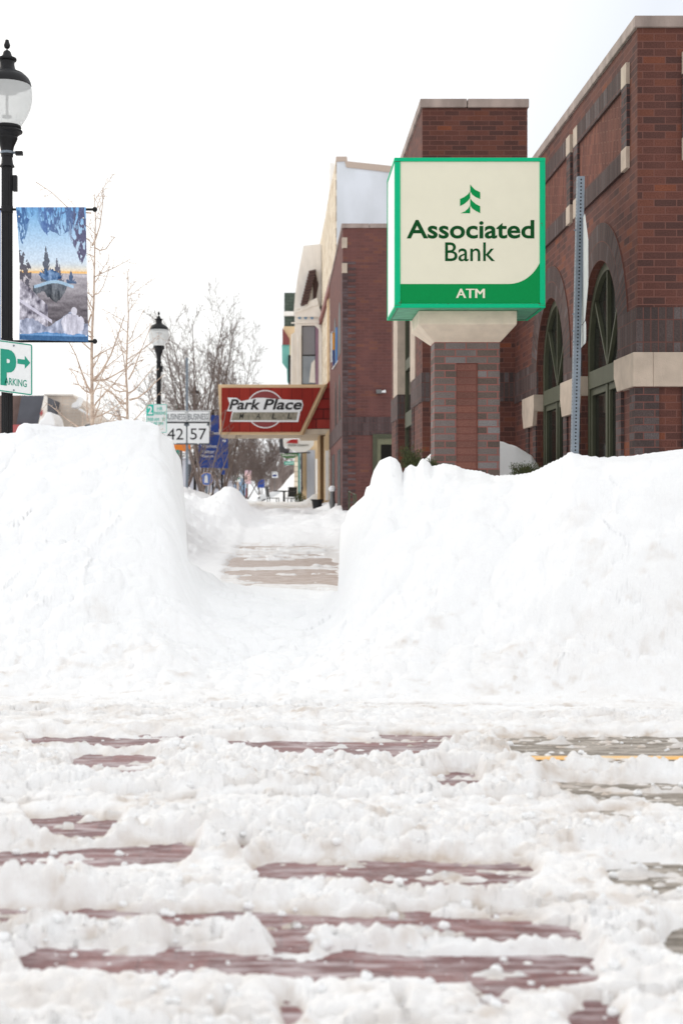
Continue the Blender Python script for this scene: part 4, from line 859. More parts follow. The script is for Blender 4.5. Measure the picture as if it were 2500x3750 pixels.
for x in (1097, 1119, 1142):
    c = P(x, 1163, Y4 - .03); mb.prism([(c.x + .065 * math.cos(2 * math.pi * k / 20), c.z + .065 * math.sin(2 * math.pi * k / 20)) for k in range(20)], Y4 - .03, .04)
mb.build('rosette', M['dotblue'], by)
wv = pp('window', [(1104, 1192), (1156, 1192), (1156, 1408), (1104, 1408)], Y4 + .1, .1, M['ink'])
pp('blind', [(1108, 1196), (1153, 1194), (1153, 1298), (1108, 1299)], Y4 + .08, .03, M['shade'], wv); pp('pane', [(1108, 1304), (1153, 1304), (1153, 1405), (1108, 1405)], Y4 + .08, .03, M['blind2'], wv)
pp('curtain', [(1140, 1330), (1153, 1315), (1154, 1402), (1132, 1400), (1136, 1360)], Y4 + .05, .03, M['creamp'], wv)
# further shop front with green shingles
M['gshing'] = brick('green_shingles', [(0, (70, 82, 74)), (1, (88, 98, 88))], (56, 64, 60), bw=.4, bh=.16, ms=.012); M['teal'] = mat('teal_paint', (110, 176, 166), .6, noise=.1)
r5 = empty('green_shingled_building', tuple(P(1060, 1800, 72)), 'narrow shop front with green shingles and teal trim at the end of the row', 'building')
pp('shingled_roof', [(1041, 1072), (1085, 1072), (1085, 1194), (1041, 1194)], 72, 4, M['gshing'], r5)
pp('cornice', [(1038, 1140), (1085, 1140), (1085, 1156), (1038, 1156)], 71.8, .5, M['creamp'], r5)
pp('yellow_frieze', [(1038, 1195), (1085, 1195), (1085, 1400), (1064, 1400), (1060, 1260), (1050, 1235), (1040, 1232)], 71.9, 4, M['beige'], r5)
pp('brown_sign', [(1034, 1200), (1060, 1240), (1060, 1262), (1034, 1262)], 71.7, .3, M['dkred'], r5)
pp('teal_trim', [(1032, 1262), (1060, 1262), (1060, 1400), (1052, 1400), (1050, 1350), (1033, 1328)], 71.8, .3, M['teal'], r5)
pp('dark_downpipe', [(1055, 1300), (1064, 1300), (1064, 1410), (1056, 1410)], 71.6, .1, M['black'], r5)
# shop fronts behind the canopy at street level
r6 = empty('far_shop_row', tuple(P(1130, 1850, 60)), 'row of beige and grey shop fronts below the canopy signs', 'building')
M['greyglass'] = mat('misted_shop_glass', (176, 178, 184), .3, noise=.25, nscale=1.2, nstretch=(3, 1, .4)); M['tealp'] = mat('teal_post', (92, 146, 142), .5, noise=.1); M['dkgrey'] = mat('dark_grey_board', (70, 70, 74), .6, noise=.15)
pp('beige_wall', [(1106, 1600), (1165, 1600), (1165, 1830), (1106, 1830)], 62, 1, M['beige'], r6)
pp('shop_window', [(1123, 1648), (1153, 1648), (1153, 1828), (1123, 1828)], 61.9, .1, M['greyglass'], r6)
pp('dark_reveal', [(1101, 1640), (1107, 1640), (1107, 1800), (1101, 1800)], 61.7, .3, M['dkgrey'], r6)
pp('white_column', [(1154, 1680), (1163, 1680), (1163, 1850), (1156, 1850)], 61.6, .3, M['creamp'], r6)
pp('teal_post', [(1091, 1655), (1099, 1655), (1099, 1815), (1091, 1815)], 64, .2, M['tealp'], r6)
pp('stone_pier', [(1078, 1665), (1091, 1665), (1091, 1835), (1078, 1835)], 68, 1, M['creamst'], r6)
# hanging shop signs
q = empty('hanging_sign', tuple(P(1100, 1640, 60)), 'white scalloped hanging shop sign with a red wedge on a dark board', 'sign')
M['signred'] = mat('sign_red', (170, 28, 34), .5, noise=.05)
pp('dark_board', [(1023, 1606), (1040, 1606), (1042, 1640), (1060, 1650), (1060, 1658), (1023, 1658)], 60.1, .06, M['dkgrey'], q)
wb = pp('white_board', [(1036, 1608), (1150, 1608), (1148, 1630), (1135, 1645), (1120, 1654), (1100, 1658), (1075, 1652), (1055, 1640), (1038, 1636)], 60, .06, M['white'], q)
pp('red_wedge', [(1047, 1622), (1068, 1608), (1090, 1608), (1090, 1624)], 59.97, .03, M['signred'], q)
text_mb('DOOR COUNTY', (XX(1055, 59.96), XX(1130, 59.96), ZZ(1634, 59.96), ZZ(1627, 59.96)), 59.96, .01, thick=.02).build('lettering', M['wire'], wb)
mb = MB(); mb.tube([P(1040, 1659, 60), P(1136, 1658, 60)], .025, 5); mb.build('bracket', M['black'], q)
q = empty('green_shop_sign', tuple(P(1058, 1668, 63)), 'oval green shop sign with pale lettering under the white hanging sign', 'sign')
M['sgreen'] = mat('sign_green', (66, 120, 66), .5, noise=.05)
gb = pp('board', [(1028, 1662), (1092, 1660), (1090, 1670), (1075, 1678), (1045, 1678), (1032, 1672)], 63, .06, M['sgreen'], q)
text_mb('Glacethery', (XX(1033, 62.9), XX(1087, 62.9), ZZ(1672, 62.9), ZZ(1662, 62.9)), 62.95, .01, thick=.02).build('lettering', M['white'], gb)
q = empty('street_name_sign', tuple(P(1060, 1696, 66)), 'small teal street name blade below the oval green sign', 'sign')
M['tealb'] = mat('teal_sign_sheet', (30, 178, 150), .5, noise=.05)
tb = pp('blade', [(1041, 1690), (1076, 1690), (1076, 1702), (1041, 1702)], 66, .03, M['tealb'], q)
text_mb('3rd AVE', (XX(1045, 65.9), XX(1073, 65.9), ZZ(1700, 65.9), ZZ(1692, 65.9)), 65.97, .01, thick=.02).build('lettering', M['white'], tb)
# black plastic tub
mb = MB(); c = P(1161, 1888, 40.5); c.z = 1.2; mb.lathe([(.115, c.z), (.15, c.z + .22), (.158, c.z + .26), (.185, c.z + .262), (.185, c.z + .29), (.165, c.z + .29), (.14, c.z + .2)], (c.x, c.y), 24)
tag(mb.build('plant_tub', M['ink'], smooth=True), 'empty black plastic plant tub on the snow by the beige post', 'plant pot')
mb = MB(); c = P(1228, 1905, 34.6)
mb.lathe([(.05, c.z - .1), (.05, c.z + .3), (.08, c.z + .42), (.06, c.z + .55), (.06, c.z + .72), (.01, c.z + .74)], (c.x - .08, c.y), 12)
hy = mb.build('ash_bin', M['wire'], smooth=True); tag(hy, 'slim grey ash bin capped with snow against the brick shop wall', 'bin')
mb = MB(); mb.ball((c.x - .08, c.y, c.z + .76), .09, 8, (1, 1, .9)); mb.build('snow_cap', M['snow'], hy, smooth=True)
# ------------------------------------------------------------------ cafe table and chairs in the snow
M['cafe'] = mat('black_cafe_metal', (20, 22, 22), .5, noise=.2)
YT = 58.0
def cafe_table(x, Y):
    z = 1.13; t = empty('cafe_table', (x, Y, z), 'round black cafe table between black chairs in the snow', 'table')
    mb = MB(); mb.lathe([(.42, z + .71), (.43, z + .72), (.43, z + .745), (.42, z + .75)], (x, Y), 24); mb.build('tabletop', M['cafe'], t)
    mb = MB(); mb.lathe([(.2, z), (.05, z + .06), (.04, z + .68), (.12, z + .709)], (x, Y), 12); mb.build('pedestal', M['cafe'], t)
def cafe_chair(x, Y, rz, label, src=None):
    if src: c = copy_tree(src); c.location = (x, Y, 1.13); c.rotation_euler = (0, 0, rz); c['label'] = label; return c
    z = 1.13; t = empty('cafe_chair', (x, Y, z), label, 'chair', 'chairs round the cafe table')
    mb = MB(); mb.box((x - .21, Y - .21, z + .43), (x + .21, Y + .21, z + .46)); mb.build('seat', M['cafe'], t, bevel=.01)
    mb = MB(); mb.prism([(x - .24, z + .5), (x - .19, z + .5), (x - .26, z + .92), (x - .31, z + .92)], Y - .2, .4); mb.build('backrest', M['cafe'], t, bevel=.01)
    for a in (-1, 1):
        for b_ in (-1, 1):
            mb = MB(); mb.tube([(x + a * .19, Y + b_ * .19, z), (x + a * .19, Y + b_ * .19, z + (.43 if a > 0 else .52))], .016, 6); mb.build('leg', M['cafe'], t)
    t.rotation_euler = (0, 0, rz); return t
cafe_table(XX(1040, YT), YT)
c0 = cafe_chair(XX(1000, YT), YT, .25, 'black cafe chair left of the table, backrest to the street')
cafe_chair(XX(1082, YT), YT, math.pi, 'black cafe chair right of the table by the pink planter', c0)
cafe_chair(XX(1062, 60), 60.2, 2.0, 'black cafe chair behind the table, half hidden by it', c0)
t = empty('planter', tuple(P(1098, 1846, 57)), 'pink planter with a scrubby evergreen beside the cafe table', 'planter')
M['pink'] = mat('pink_bowl', (190, 60, 120), .5, noise=.1); c = P(1098, 1850, 57)
mb = MB(); mb.lathe([(.16, c.z - .2), (.24, c.z + .04), (.26, c.z + .06), (.22, c.z + .06)], (c.x, c.y), 20); mb.build('bowl', M['pink'], t, smooth=True)
mb = MB(); rnd = random.Random(9)
for i in range(500):
    a = rnd.uniform(0, 6.28); r_ = rnd.uniform(0, .24); h_ = rnd.uniform(.0, .45) * (1 - r_ * 1.5)
    q_ = Vector((c.x + r_ * math.cos(a), c.y + r_ * math.sin(a), c.z + .05 + h_)); d = Vector((math.cos(a) * .5, math.sin(a) * .5, 1)) * .07; s_ = Vector((rnd.uniform(-1, 1), rnd.uniform(-1, 1), 0)) * .018
    mb.add([q_ - s_, q_ + s_, q_ + d], [(0, 1, 2)])
mb.build('foliage', M['juniper'], t)
# snow-covered parked car far down the street, only its side glass and lamp showing
t = empty('parked_car', tuple(P(1050, 1850, 72)), 'white car buried in snow behind the cafe table, curved side window showing', 'car')
M['carw'] = mat('white_car_paint', (228, 230, 232), .25, coat=.5, noise=.03); M['carg'] = mat('greenish_car_glass', (150, 214, 206), .1, noise=.1, nscale=2)
Yc_ = 70.0
mb = MB(); prof = [(940, 1846), (940, 1822), (950, 1812), (1000, 1800), (1040, 1792), (1058, 1780), (1075, 1774), (1110, 1774), (1110, 1850)]
mb.ppx(prof, Yc_, 1.7); mb.build('body', M['carw'], t, bevel=.08)
wd_ = pp('side_window', [(1040, 1802), (1048, 1790), (1060, 1785), (1068, 1786), (1068, 1804), (1052, 1806)], Yc_ - .02, .04, M['carg'], t)
pp('headlight', [(945, 1820), (952, 1818), (952, 1826), (945, 1827)], Yc_ - .02, .04, M['wire'], t)
mb = MB(); c = P(972, 1850, Yc_); mb.prism([(c.x + .3 * math.cos(2 * math.pi * k / 20), c.z + .3 * math.sin(2 * math.pi * k / 20)) for k in range(20)], Yc_ - .03, .2); mb.build('wheel', M['ink'], t)
# ------------------------------------------------------------------ street lamps
M['frost'] = bpy.data.materials.new('frosted_globe'); m = M['frost']; m.use_nodes = True; b = m.node_tree.nodes['Principled BSDF']; out_ = m.node_tree.nodes['Material Output']
b.inputs['Base Color'].default_value = (.9, .92, .92, 1); b.inputs['Roughness'].default_value = .25
tr_ = N(m, 'ShaderNodeBsdfTranslucent'); tr_.inputs[0].default_value = (.97, .98, .98, 1); tp_ = N(m, 'ShaderNodeBsdfTransparent'); tp_.inputs[0].default_value = (.96, .97, .97, 1)
mA = N(m, 'ShaderNodeMixShader'); mA.inputs[0].default_value = .62; L(m, b.outputs[0], mA.inputs[1]); L(m, tr_.outputs[0], mA.inputs[2])
mB = N(m, 'ShaderNodeMixShader'); mB.inputs[0].default_value = .3; L(m, mA.outputs[0], mB.inputs[1]); L(m, tp_.outputs[0], mB.inputs[2]); L(m, mB.outputs[0], out_.inputs[0])
LY, LX = 13.6, XX(27, 13.6); K = LY / F / 2.24
def lz(zy): return EYE + (CY - zy / 2.24) * LY / F
lamp = empty('street_lamp', (LX, LY, g(LY)), 'nearest black street lamp at the left edge with banners hung from its fluted post', 'street lamp', 'street lamps along the pavement')
def prof(l): return [(r_ * K, lz(y)) for y, r_ in l][::-1]
mb = MB(); mb.lathe(prof([(325, 6), (328, 14), (345, 18), (362, 24), (370, 27), (385, 24), (396, 18), (402, 6), (410, 5)]), (LX, LY), 20); mb.lathe(prof([(411, 8), (418, 22), (430, 32), (452, 38), (468, 48), (476, 52), (478, 76), (490, 79), (500, 74), (505, 62), (530, 60), (560, 66), (575, 76), (586, 84), (592, 110), (600, 128), (606, 138), (615, 142), (622, 156), (645, 178), (672, 192), (700, 198), (704, 194)]), (LX, LY), 40); mb.build('lamp_hood', M['black'], lamp, smooth=True)
mb = MB(); mb.lathe(prof([(703, 193), (720, 200), (760, 205), (800, 206), (850, 200), (900, 186), (950, 164), (1000, 134), (1035, 110)]), (LX, LY), 40); mb.build('globe', M['frost'], lamp, smooth=True)
mb = MB(); mb.lathe(prof([(760, 90), (765, 30), (780, 12), (940, 12), (950, 40), (965, 40)]), (LX, LY), 16); mb.build('inner_fitting', M['wire'], lamp)
mb = MB(); mb.lathe(prof([(1030, 106), (1036, 114), (1050, 116), (1060, 110), (1068, 120), (1078, 127), (1088, 124), (1096, 110), (1112, 90), (1125, 84), (1132, 86), (1142, 84), (1160, 76), (1200, 58), (1240, 50), (1285, 50), (1290, 44), (1300, 44), (1345, 50), (1360, 60), (1368, 62), (1374, 50)]), (LX, LY), 32); mb.build('collar', M['black'], lamp, smooth=True)
mb = MB(); zb_ = g(LY); mb.lathe([(.17, zb_), (.17, zb_ + .25), (.12, zb_ + .45), (.09, zb_ + .7), (.056, zb_ + .9), (46 * K, lz(1372))], (LX, LY), 32, flute=.1); mb.build('post', M['black'], lamp)
mb = MB(); mb.box((LX + 48 * K, LY - .03, lz(1570)), (LX + 84 * K, LY + .03, lz(1440))); bx_ = mb.build('outlet_box', M['black'], lamp, bevel=.006)
lamps = [(582, 34.0, 5.97, 'middle street lamp, bare post, behind the pale leafless tree and the snow bank'), (714, 55.0, 6.04, 'far street lamp half hidden in the dark bare trees, above the route number signs')]
for px_, Y_, top, lb in lamps:
    c_ = copy_tree(lamp); c_.location = (XX(px_, Y_), Y_, top - (5.83 - g(LY))); c_['label'] = lb
# extras of the near lamp
mb = MB(); mb.tube([(LX - 55 * K, LY, lz(1252)), (LX + 72 * K, LY, lz(1252))], .012, 8); mb.tube([(LX, LY, lz(1262)), (LX, LY, lz(1242))], 52 * K, 20); cl = mb.build('clamp', M['metal'], lamp)
mb = MB(); mb.box((LX + 70 * K, LY - .025, lz(1274)), (LX + 129 * K, LY + .025, lz(1242))); mb.build('sensor', M['black'], lamp, bevel=.004)
mb = MB()
for y_ in (767, 1250):
    z = ZZ(y_, LY); mb.tube([(LX, LY, z + .03), (LX, LY, z - .03)], .058, 16)
    mb.tube([(LX + .03, LY, z), (XX(345, LY), LY, z)], .012, 8); mb.ball((XX(348, LY), LY, z), .025, 8)
    mb.tube([(LX - .03, LY, z), (LX - .86, LY, z)], .012, 8)
mb.build('banner_arm', M['black'], lamp, smooth=True)
# ------------------------------------------------------------------ picture banner (printed scene, drawn as colours on the cloth)
def banner_colors(nx, nz_):
    u, v = np.meshgrid(np.linspace(0, 1, nx), np.linspace(0, 1, nz_))     # v from top
    def C(*c): return np.array(c, float)[None, None, :] / 255
    t = np.clip(v / .49, 0, 1)[..., None]
    img = np.where(t < .75, C(104, 170, 230) + (C(206, 226, 246) - C(104, 170, 230)) * (t / .75) ** .8, C(206, 226, 246) + (C(254, 222, 176) - C(206, 226, 246)) * ((t - .75) / .25) ** 2.4)
    def blend(mask, c): 
        nonlocal img; img = img * (1 - mask[..., None]) + (C(*c) if isinstance(c, tuple) else c) * mask[..., None]
    f = lambda a, b_, s: fbm(u * a, v * b_, s)
    blend(np.exp(-((v - .487) / .008) ** 2) * .9, (255, 190, 110))
    blend((v > .497).astype(float), (176, 170, 176)); n = f(4, 30, 3)
    sea = (v > .505); tt = np.clip((v - .5) / .35, 0, 1)[..., None]
    img = np.where(sea[..., None], C(184, 178, 186) * (1 - tt) + C(84, 78, 84) * tt + (n[..., None] - .5) * .35, img)
    # dark hanging branches
    for (x0, w_, d, s, col_, dn) in ((.92, .16, .42, 5, (70, 62, 92), .50), (.62, .28, .2, 8, (70, 92, 140), .62), (.42, .1, .2, 9, (70, 100, 160), .62), (.08, .16, .12, 12, (50, 82, 140), .52), (.06, .1, .26, 13, (60, 96, 150), .6)):
        m_ = (np.exp(-((u - x0) / w_) ** 4) * (v < d * (1 - .5 * np.abs(u - x0) / w_) + .03 * vnoise(u * 20, v, s)) * (np.minimum(np.abs(fbm(u * 22 + 2 * fbm(u * 8, v * 8, s + 2), v * 10, s, 3) - .5), np.abs(fbm(u * 16 + 9, v * 7 + 3, s + 5, 3) - .5)) < .075 - .09 * (dn - .5))); blend(m_.astype(float) * .85, col_)
    # left trees
    m_ = (u < .2 * (1 - .3 * fbm(u * 0, v * 24, 21))) & (v > .3 + .04 * fbm(u * 20, v, 22)) & (v < .62) & (fbm(u * 26, v * 40, 23) > .42) & (u < .02 + (v - .28) * .9); blend(m_ * .9, (74, 72, 84))
    # spruces
    def spruce(x, top, bot, w_, col_, s): 
        tt_ = np.clip((v - top) / (bot - top), 0, 1); m2 = (np.abs(u - x) < w_ * tt_ * (.35 + .95 * vnoise(u * 9 + s, v * 75 + 9 * np.abs(u - x) * 8, s))) & (v > top) & (v < bot); blend(m2 * .95, col_)
    spruce(.40, .285, .56, .11, (78, 84, 98), 1); spruce(.56, .37, .56, .07, (88, 88, 104), 2); spruce(.60, .42, .56, .06, (96, 96, 112), 4); spruce(.765, .475, .57, .08, (66, 88, 122), 3)
    m_ = (np.hypot((u - .45) / .17, (v - .52) / .06) < 1.25 - .95 * fbm(u * 16, v * 22, 31)); n = fbm(u * 22, v * 30, 32); blend(m_ * 1., C(52, 84, 128) + (n[..., None] - .45) * .8)
    # icy headland
    top = .57 + .02 * np.sin(u * 9) ; bot = .68 + .05 * np.sin(u * 14) - .22 * np.clip(u - .42, 0, 1) + .05 * (fbm(u * 40, v * 2, 44) - .5)
    m_ = (u > .2) & (u < .82) & (v > top + .012 * (fbm(u * 18, v * 9, 45) - .5)) & (v < bot + .02 * fbm(u * 20, v * 5, 41)); n = fbm(u * 26, v * 14, 42); blend(m_ * 1., C(92, 98, 108) * (1.15 - .7 * np.clip((v - top) / .18, 0, 1))[..., None] + (n[..., None] - .5) * .5); 
    blend(((u > .22) & (u < .8) & (np.abs(v - top - .008) < .012)) * .85, (170, 206, 236))
    # lower left snow and ice
    m_ = (v > .53 + .35 * u * 1.2 + .05 * fbm(u * 9, v * 9, 51)) & (u < .42); n = fbm(u * 20, v * 24, 52); blend(m_ * 1., C(150, 146, 160) + (n[..., None] - .5) * 1.1)
    d = np.abs((v - .70) - (u - .0) * .33); blend(((d < .013) & (u < .48)) * .95, (206, 202, 220))
    yb = .84 - .03 * np.sin(u * 12) - .08 * np.exp(-((u - .8) / .12) ** 2) + .04 * fbm(u * 14, v * 3, 61)
    m_ = (v > yb) ; n = fbm(u * 18, v * 16, 62); blend(m_ * .9, C(164, 172, 198) + (n[..., None] - .5) * .9)
    m_ = np.hypot((u - .78) / .17, (v - .88) / .09) < 1.3 - .7 * fbm(u * 16, v * 12, 64); n = fbm(u * 30, v * 9, 63); blend(m_ * .95, C(206, 204, 220) + (n[..., None] - .5) * .55)
    m_ = np.hypot((u - .8) / .045, (v - .775) / .03) < 1; blend(m_ * .95, (214, 212, 226))
    blend((v > .93 + .03 * fbm(u * 8, v * 2, 71)) * .75, (60, 126, 196)); blend((v > .965) * .7, (40, 76, 120)); blend((np.abs(v - .955) < .003) * .5, (150, 180, 220))
    img = np.clip(img ** .86 + (fbm(u * 60, v * 90, 81, 2)[..., None] - .5) * .12, 0, 1)
    return np.where(img <= .04045, img / 12.92, ((img + .055) / 1.055) ** 2.4)
nbx, nbz = 150, 270
ba = banner_colors(nbx, nbz)
mcl = bpy.data.materials.new('printed_banner_cloth'); mcl.use_nodes = True; b = mcl.node_tree.nodes['Principled BSDF']; at = N(mcl, 'ShaderNodeAttribute'); at.attribute_name = 'print'
L(mcl, at.outputs['Color'], b.inputs['Base Color']); b.inputs['Roughness'].default_value = .6; b.inputs['Specular IOR Level'].default_value = .2
vs = []; cols = []
for j in range(nbz):
    v = j / (nbz - 1)
    xl = XX(60 + 13 * min(1, v * 2.2) ** .7, LY); xr_ = XX(316 + 9 * v, LY); zt_l = ZZ(760 + v * (1245 - 760), LY); zt_r = ZZ(760 + v * (1252 - 760), LY)
    for i in range(nbx):
        u = i / (nbx - 1); vs.append((xl + (xr_ - xl) * u, LY - .016 + .012 * math.sin(u * 5 + v * 3) * math.sin(v * math.pi), zt_l + (zt_r - zt_l) * u)); cols.append((*ba[j, i], 1))
fs = [(j * nbx + i, (j + 1) * nbx + i, (j + 1) * nbx + i + 1, j * nbx + i + 1) for j in range(nbz - 1) for i in range(nbx - 1)]
me = bpy.data.meshes.new('picture_banner'); me.from_pydata(vs, [], fs); me.update()
ca = me.color_attributes.new('print', 'FLOAT_COLOR', 'POINT'); ca.data.foreach_set('color', np.array(cols, np.float32).ravel())
bn = link_mesh('picture_banner', me, mcl); sm_ = bn.modifiers.new('thickness', 'SOLIDIFY'); sm_.thickness = .002
tag(bn, 'printed banner with an icy shore and blue sky, hung on the near lamp post', 'banner')
mb = MB()
for (a, b_) in ((71, 793), (306, 798), (77, 1221), (317, 1229)): mb.tube([P(a, b_, LY - .036), P(a, b_, LY - .03)], .007, 10)
mb.build('grommet', M['white'], bn)
mb = MB(); M['bblue'] = mat('royal_blue_cloth', (70, 112, 206), .6, noise=.05)
mb.box((LX - .83, LY - .006, ZZ(1248, LY)), (XX(4, LY), LY - .002, ZZ(762, LY))); b2 = mb.build('blue_banner', M['bblue']); tag(b2, 'plain blue banner, a sliver at the left edge behind the near lamp post', 'banner')
mb = MB(); mb.box((LX - .6, LY - .008, ZZ(1122, LY)), (XX(3, LY), LY - .005, ZZ(1118, LY))); mb.build('white_stripe', M['white'], b2)
# parking sign on the near post
M['pgreen'] = mat('parking_green', (0, 148, 122), .45, noise=.04)
ps = empty('parking_sign', tuple(P(52, 1345, 13.4)), 'white parking sign with a green P and arrow, tilted on the near lamp post', 'sign')
SYp = 13.42
def q2(a, b_): return (XX(a, SYp), ZZ(1245 + (b_ - 1245) + (a - 0) * .135 * 1.0, SYp))   # tilt follows the plate
def rrect(x0, x1, y0, y1, r_):
    out = []
    for cx, cy, a0 in ((x1 - r_, y1 - r_, 0), (x0 + r_, y1 - r_, 90), (x0 + r_, y0 + r_, 180), (x1 - r_, y0 + r_, 270)):
        for k in range(5): a = R(a0 + 22.5 * k); out.append((cx + r_ * math.cos(a), cy + r_ * math.sin(a)))
    return out
mb = MB(); mb.prism([q2(a, b_) for a, b_ in rrect(-28, 121, 1244, 1434, 8)], SYp, .004); pl = mb.build('plate', M['white'], ps)
def ring(mb, x0, x1, y0, y1, r_, t, f, Y, th):
    o_ = [f(a, b_) for a, b_ in rrect(x0, x1, y0, y1, r_)]; i_ = [f(a, b_) for a, b_ in rrect(x0 + t, x1 - t, y0 + t, y1 - t, max(r_ - t, 1))]
    n = len(o_); vs = [(a, Y, b_) for a, b_ in o_ + i_] + [(a, Y + th, b_) for a, b_ in o_ + i_]
    fs = []
    for k in range(n):
        k2 = (k + 1) % n; fs += [(k, k2, n + k2, n + k), (n + k, n + k2, 3 * n + k2, 3 * n + k), (2 * n + k, 2 * n + k2, k2, k)]
    mb.add(vs, fs)
mb = MB(); ring(mb, -26, 119, 1246, 1432, 7, 4, q2, SYp - .002, .002); mb.build('border', M['pgreen'], pl)
def tilt_text(s, x0, x1, y0, y1, off, parent, mt):
    b_ = text_mb(s, (0, 1, 0, 1), SYp - .003, off, thick=.002)
    b_.v = [(lambda p_: (p_[0], v[1], p_[1]))(q2(x0 + v[0] * (x1 - x0), y1 + (y0 - y1) * v[2])) for v in b_.v]
    return b_.build('lettering', mt, parent)
tilt_text('P', 3, 61, 1276, 1409, .06, pl, M['pgreen'])
tilt_text('ARKING', 18, 99, 1379, 1405, .006, pl, M['pgreen'])
mb = MB(); mb.prism([q2(a, b_) for a, b_ in ((65, 1305), (92, 1305), (92, 1290), (112, 1314), (92, 1338), (92, 1323), (65, 1323))], SYp - .002, .002); mb.build('arrow', M['pgreen'], pl)
mb = MB()
for b_ in (1259, 1422): x_, z_ = q2(52, b_); mb.tube([(x_, SYp - .006, z_), (x_, SYp, z_)], .009, 8)
mb.tube([(LX + .0, LY - .05, ZZ(1300, LY)), (LX, LY - .17, ZZ(1300, LY))], .012, 6); mb.build('bolt', M['metal'], ps)
# ------------------------------------------------------------------ mid-distance signs
def simple_sign(px0, px1, py0, py1, Y, name, label, matp, border=None, bt=1.5, r_=3, post=None, cat='sign', group=None):
    rt = empty(name, tuple(P((px0 + px1) / 2, py1, Y)), label, cat, group)
    f = lambda a, b_: (XX(a, Y), ZZ(b_, Y))
    mb = MB(); mb.prism([f(a, b_) for a, b_ in rrect(px0, px1, py0, py1, r_)], Y, .006); pl = mb.build('plate', matp, rt)
    if border: mb = MB(); ring(mb, px0 + 1, px1 - 1, py0 + 1, py1 - 1, r_, bt, f, Y - .003, .003); mb.build('border', border, pl)
    return rt, pl, f
def sign_text(s, x0, x1, y0, y1, Y, pl, mt, off=0): return text_mb(s, (XX(x0, Y), XX(x1, Y), ZZ(y1, Y), ZZ(y0, Y)), Y - .006, off, thick=.004).build('lettering', mt, pl)
M['mint'] = mat('mint_green_vinyl', (40, 200, 180), .5, noise=.05)
rt, pl, f = simple_sign(536, 612, 1480, 1585, 21, 'time_limit_sign', 'white and mint two hour parking sign behind the left snow bank', M['white'], M['mint'])
mb = MB(); mb.prism([f(538, 1482), f(563, 1482), f(563, 1522), f(538, 1522)], 20.995, .004); mb.build('green_square', M['mint'], pl)
sign_text('2', 542, 559, 1487, 1517, 20.994, pl, M['white'], .03); sign_text('HR', 576, 596, 1490, 1503, 21, pl, M['mint']); sign_text('PARKING', 565, 608, 1507, 1519, 21, pl, M['mint'])
sign_text('9:00 AM', 541, 583, 1530, 1542, 21, pl, M['mint']); sign_text('TO', 593, 606, 1530, 1542, 21, pl, M['mint']); sign_text('5:00 PM', 554, 598, 1546, 1557, 21, pl, M['mint'])
mb = MB(); mb.box((XX(572, 21), 21.01, g(21)), (XX(579, 21), 21.04, ZZ(1500, 21))); mb.build('post', M['metal'], rt)
# route signs
YR = 38.0; M['sgrey'] = mat('grey_sign_edge', (84, 92, 98), .5, noise=.1)
rs = empty('route_sign', (XX(684, YR), YR, g(YR)), 'paired business route signs, 42 and 57, on one galvanised post', 'sign')
def rp_(nm, pts, Y, d, mt, par): mb = MB(); mb.ppx(pts, Y, d); return mb.build(nm, mt, par)
mb = MB(); mb.box((XX(680, YR), YR + .03, g(YR)), (XX(689, YR), YR + .07, ZZ(1310, YR))); mb.build('post', M['metal'], rs)
mb = MB(); mb.box((XX(610, YR), YR + .012, ZZ(1551, YR)), (XX(768, YR), YR + .03, ZZ(1504, YR))) ; mb.box((XX(602, YR), YR + .012, ZZ(1628, YR)), (XX(767, YR), YR + .029, ZZ(1545, YR))); mb.build('backing_board', M['sgrey'], rs)
for x0_, nn in ((602, '42'), (686, '57')):
    f = lambda a, b_: (XX(a, YR), ZZ(b_, YR))
    mb = MB(); mb.prism([f(a, b_) for a, b_ in rrect(x0_, x0_ + 82, 1503, 1545, 5)], YR, .006); pl = mb.build('business_plate', M['white'], rs)
    mb = MB(); ring(mb, x0_ + 2, x0_ + 79, 1505, 1543, 4, 1.6, f, YR - .003, .003); mb.build('border', M['sgrey'], pl)
    sign_text('BUSINESS', x0_ + 5, x0_ + 76, 1515, 1537, YR, pl, M['sgrey'], .004)
    pts = [(x0_ + 6, 1550), (x0_ + 74, 1550), (x0_ + 71, 1558), (x0_ + 78, 1560), (x0_ + 80, 1564), (x0_ + 80, 1621), (x0_ + 78, 1623), (x0_ + 44, 1623), (x0_ + 40, 1628), (x0_ + 36, 1623), (x0_ + 3, 1623), (x0_ + 1, 1621), (x0_ + 1, 1564), (x0_ + 3, 1560), (x0_ + 9, 1558)]
    mb = MB(); mb.prism([f(a, b_) for a, b_ in pts], YR, .006); pl = mb.build('number_plate', M['white'], rs)
    sign_text(nn, x0_ + 11, x0_ + 70, 1569, 1610, YR, pl, M['ink'], 0)
# blue pole banners and small far signs
M['dblue'] = mat('deep_blue_cloth', (36, 70, 152), .6, noise=.12, nscale=3)
rt = empty('blue_direction_sign', (XX(780, 48), 48, g(48)), 'large dark blue street sign with white lettering on a black pole, behind the bare trees', 'sign')
pl = rp_('panel', [(772, 1520), (835, 1520), (835, 1715), (727, 1712), (727, 1600), (772, 1598)], 48, .05, M['dblue'], rt)
for s_, a, b_, c_, d in (('Waterfront', 736, 794, 1628, 1640), ('Visitor', 736, 786, 1648, 1660), ('Museum', 736, 782, 1665, 1675), ('Downtown', 776, 812, 1580, 1592)): text_mb(s_, (XX(a, 48), XX(b_, 48), ZZ(d, 48), ZZ(c_, 48)), 47.98, .01, thick=.02).build('lettering', M['white'], pl)
mb = MB(); mb.prism([(XX(a, 48), ZZ(b_, 48)) for a, b_ in ((815, 1611), (822, 1611), (822, 1607), (829, 1614), (822, 1621), (822, 1617), (815, 1617))], 47.98, .02); mb.build('arrow', M['white'], pl)
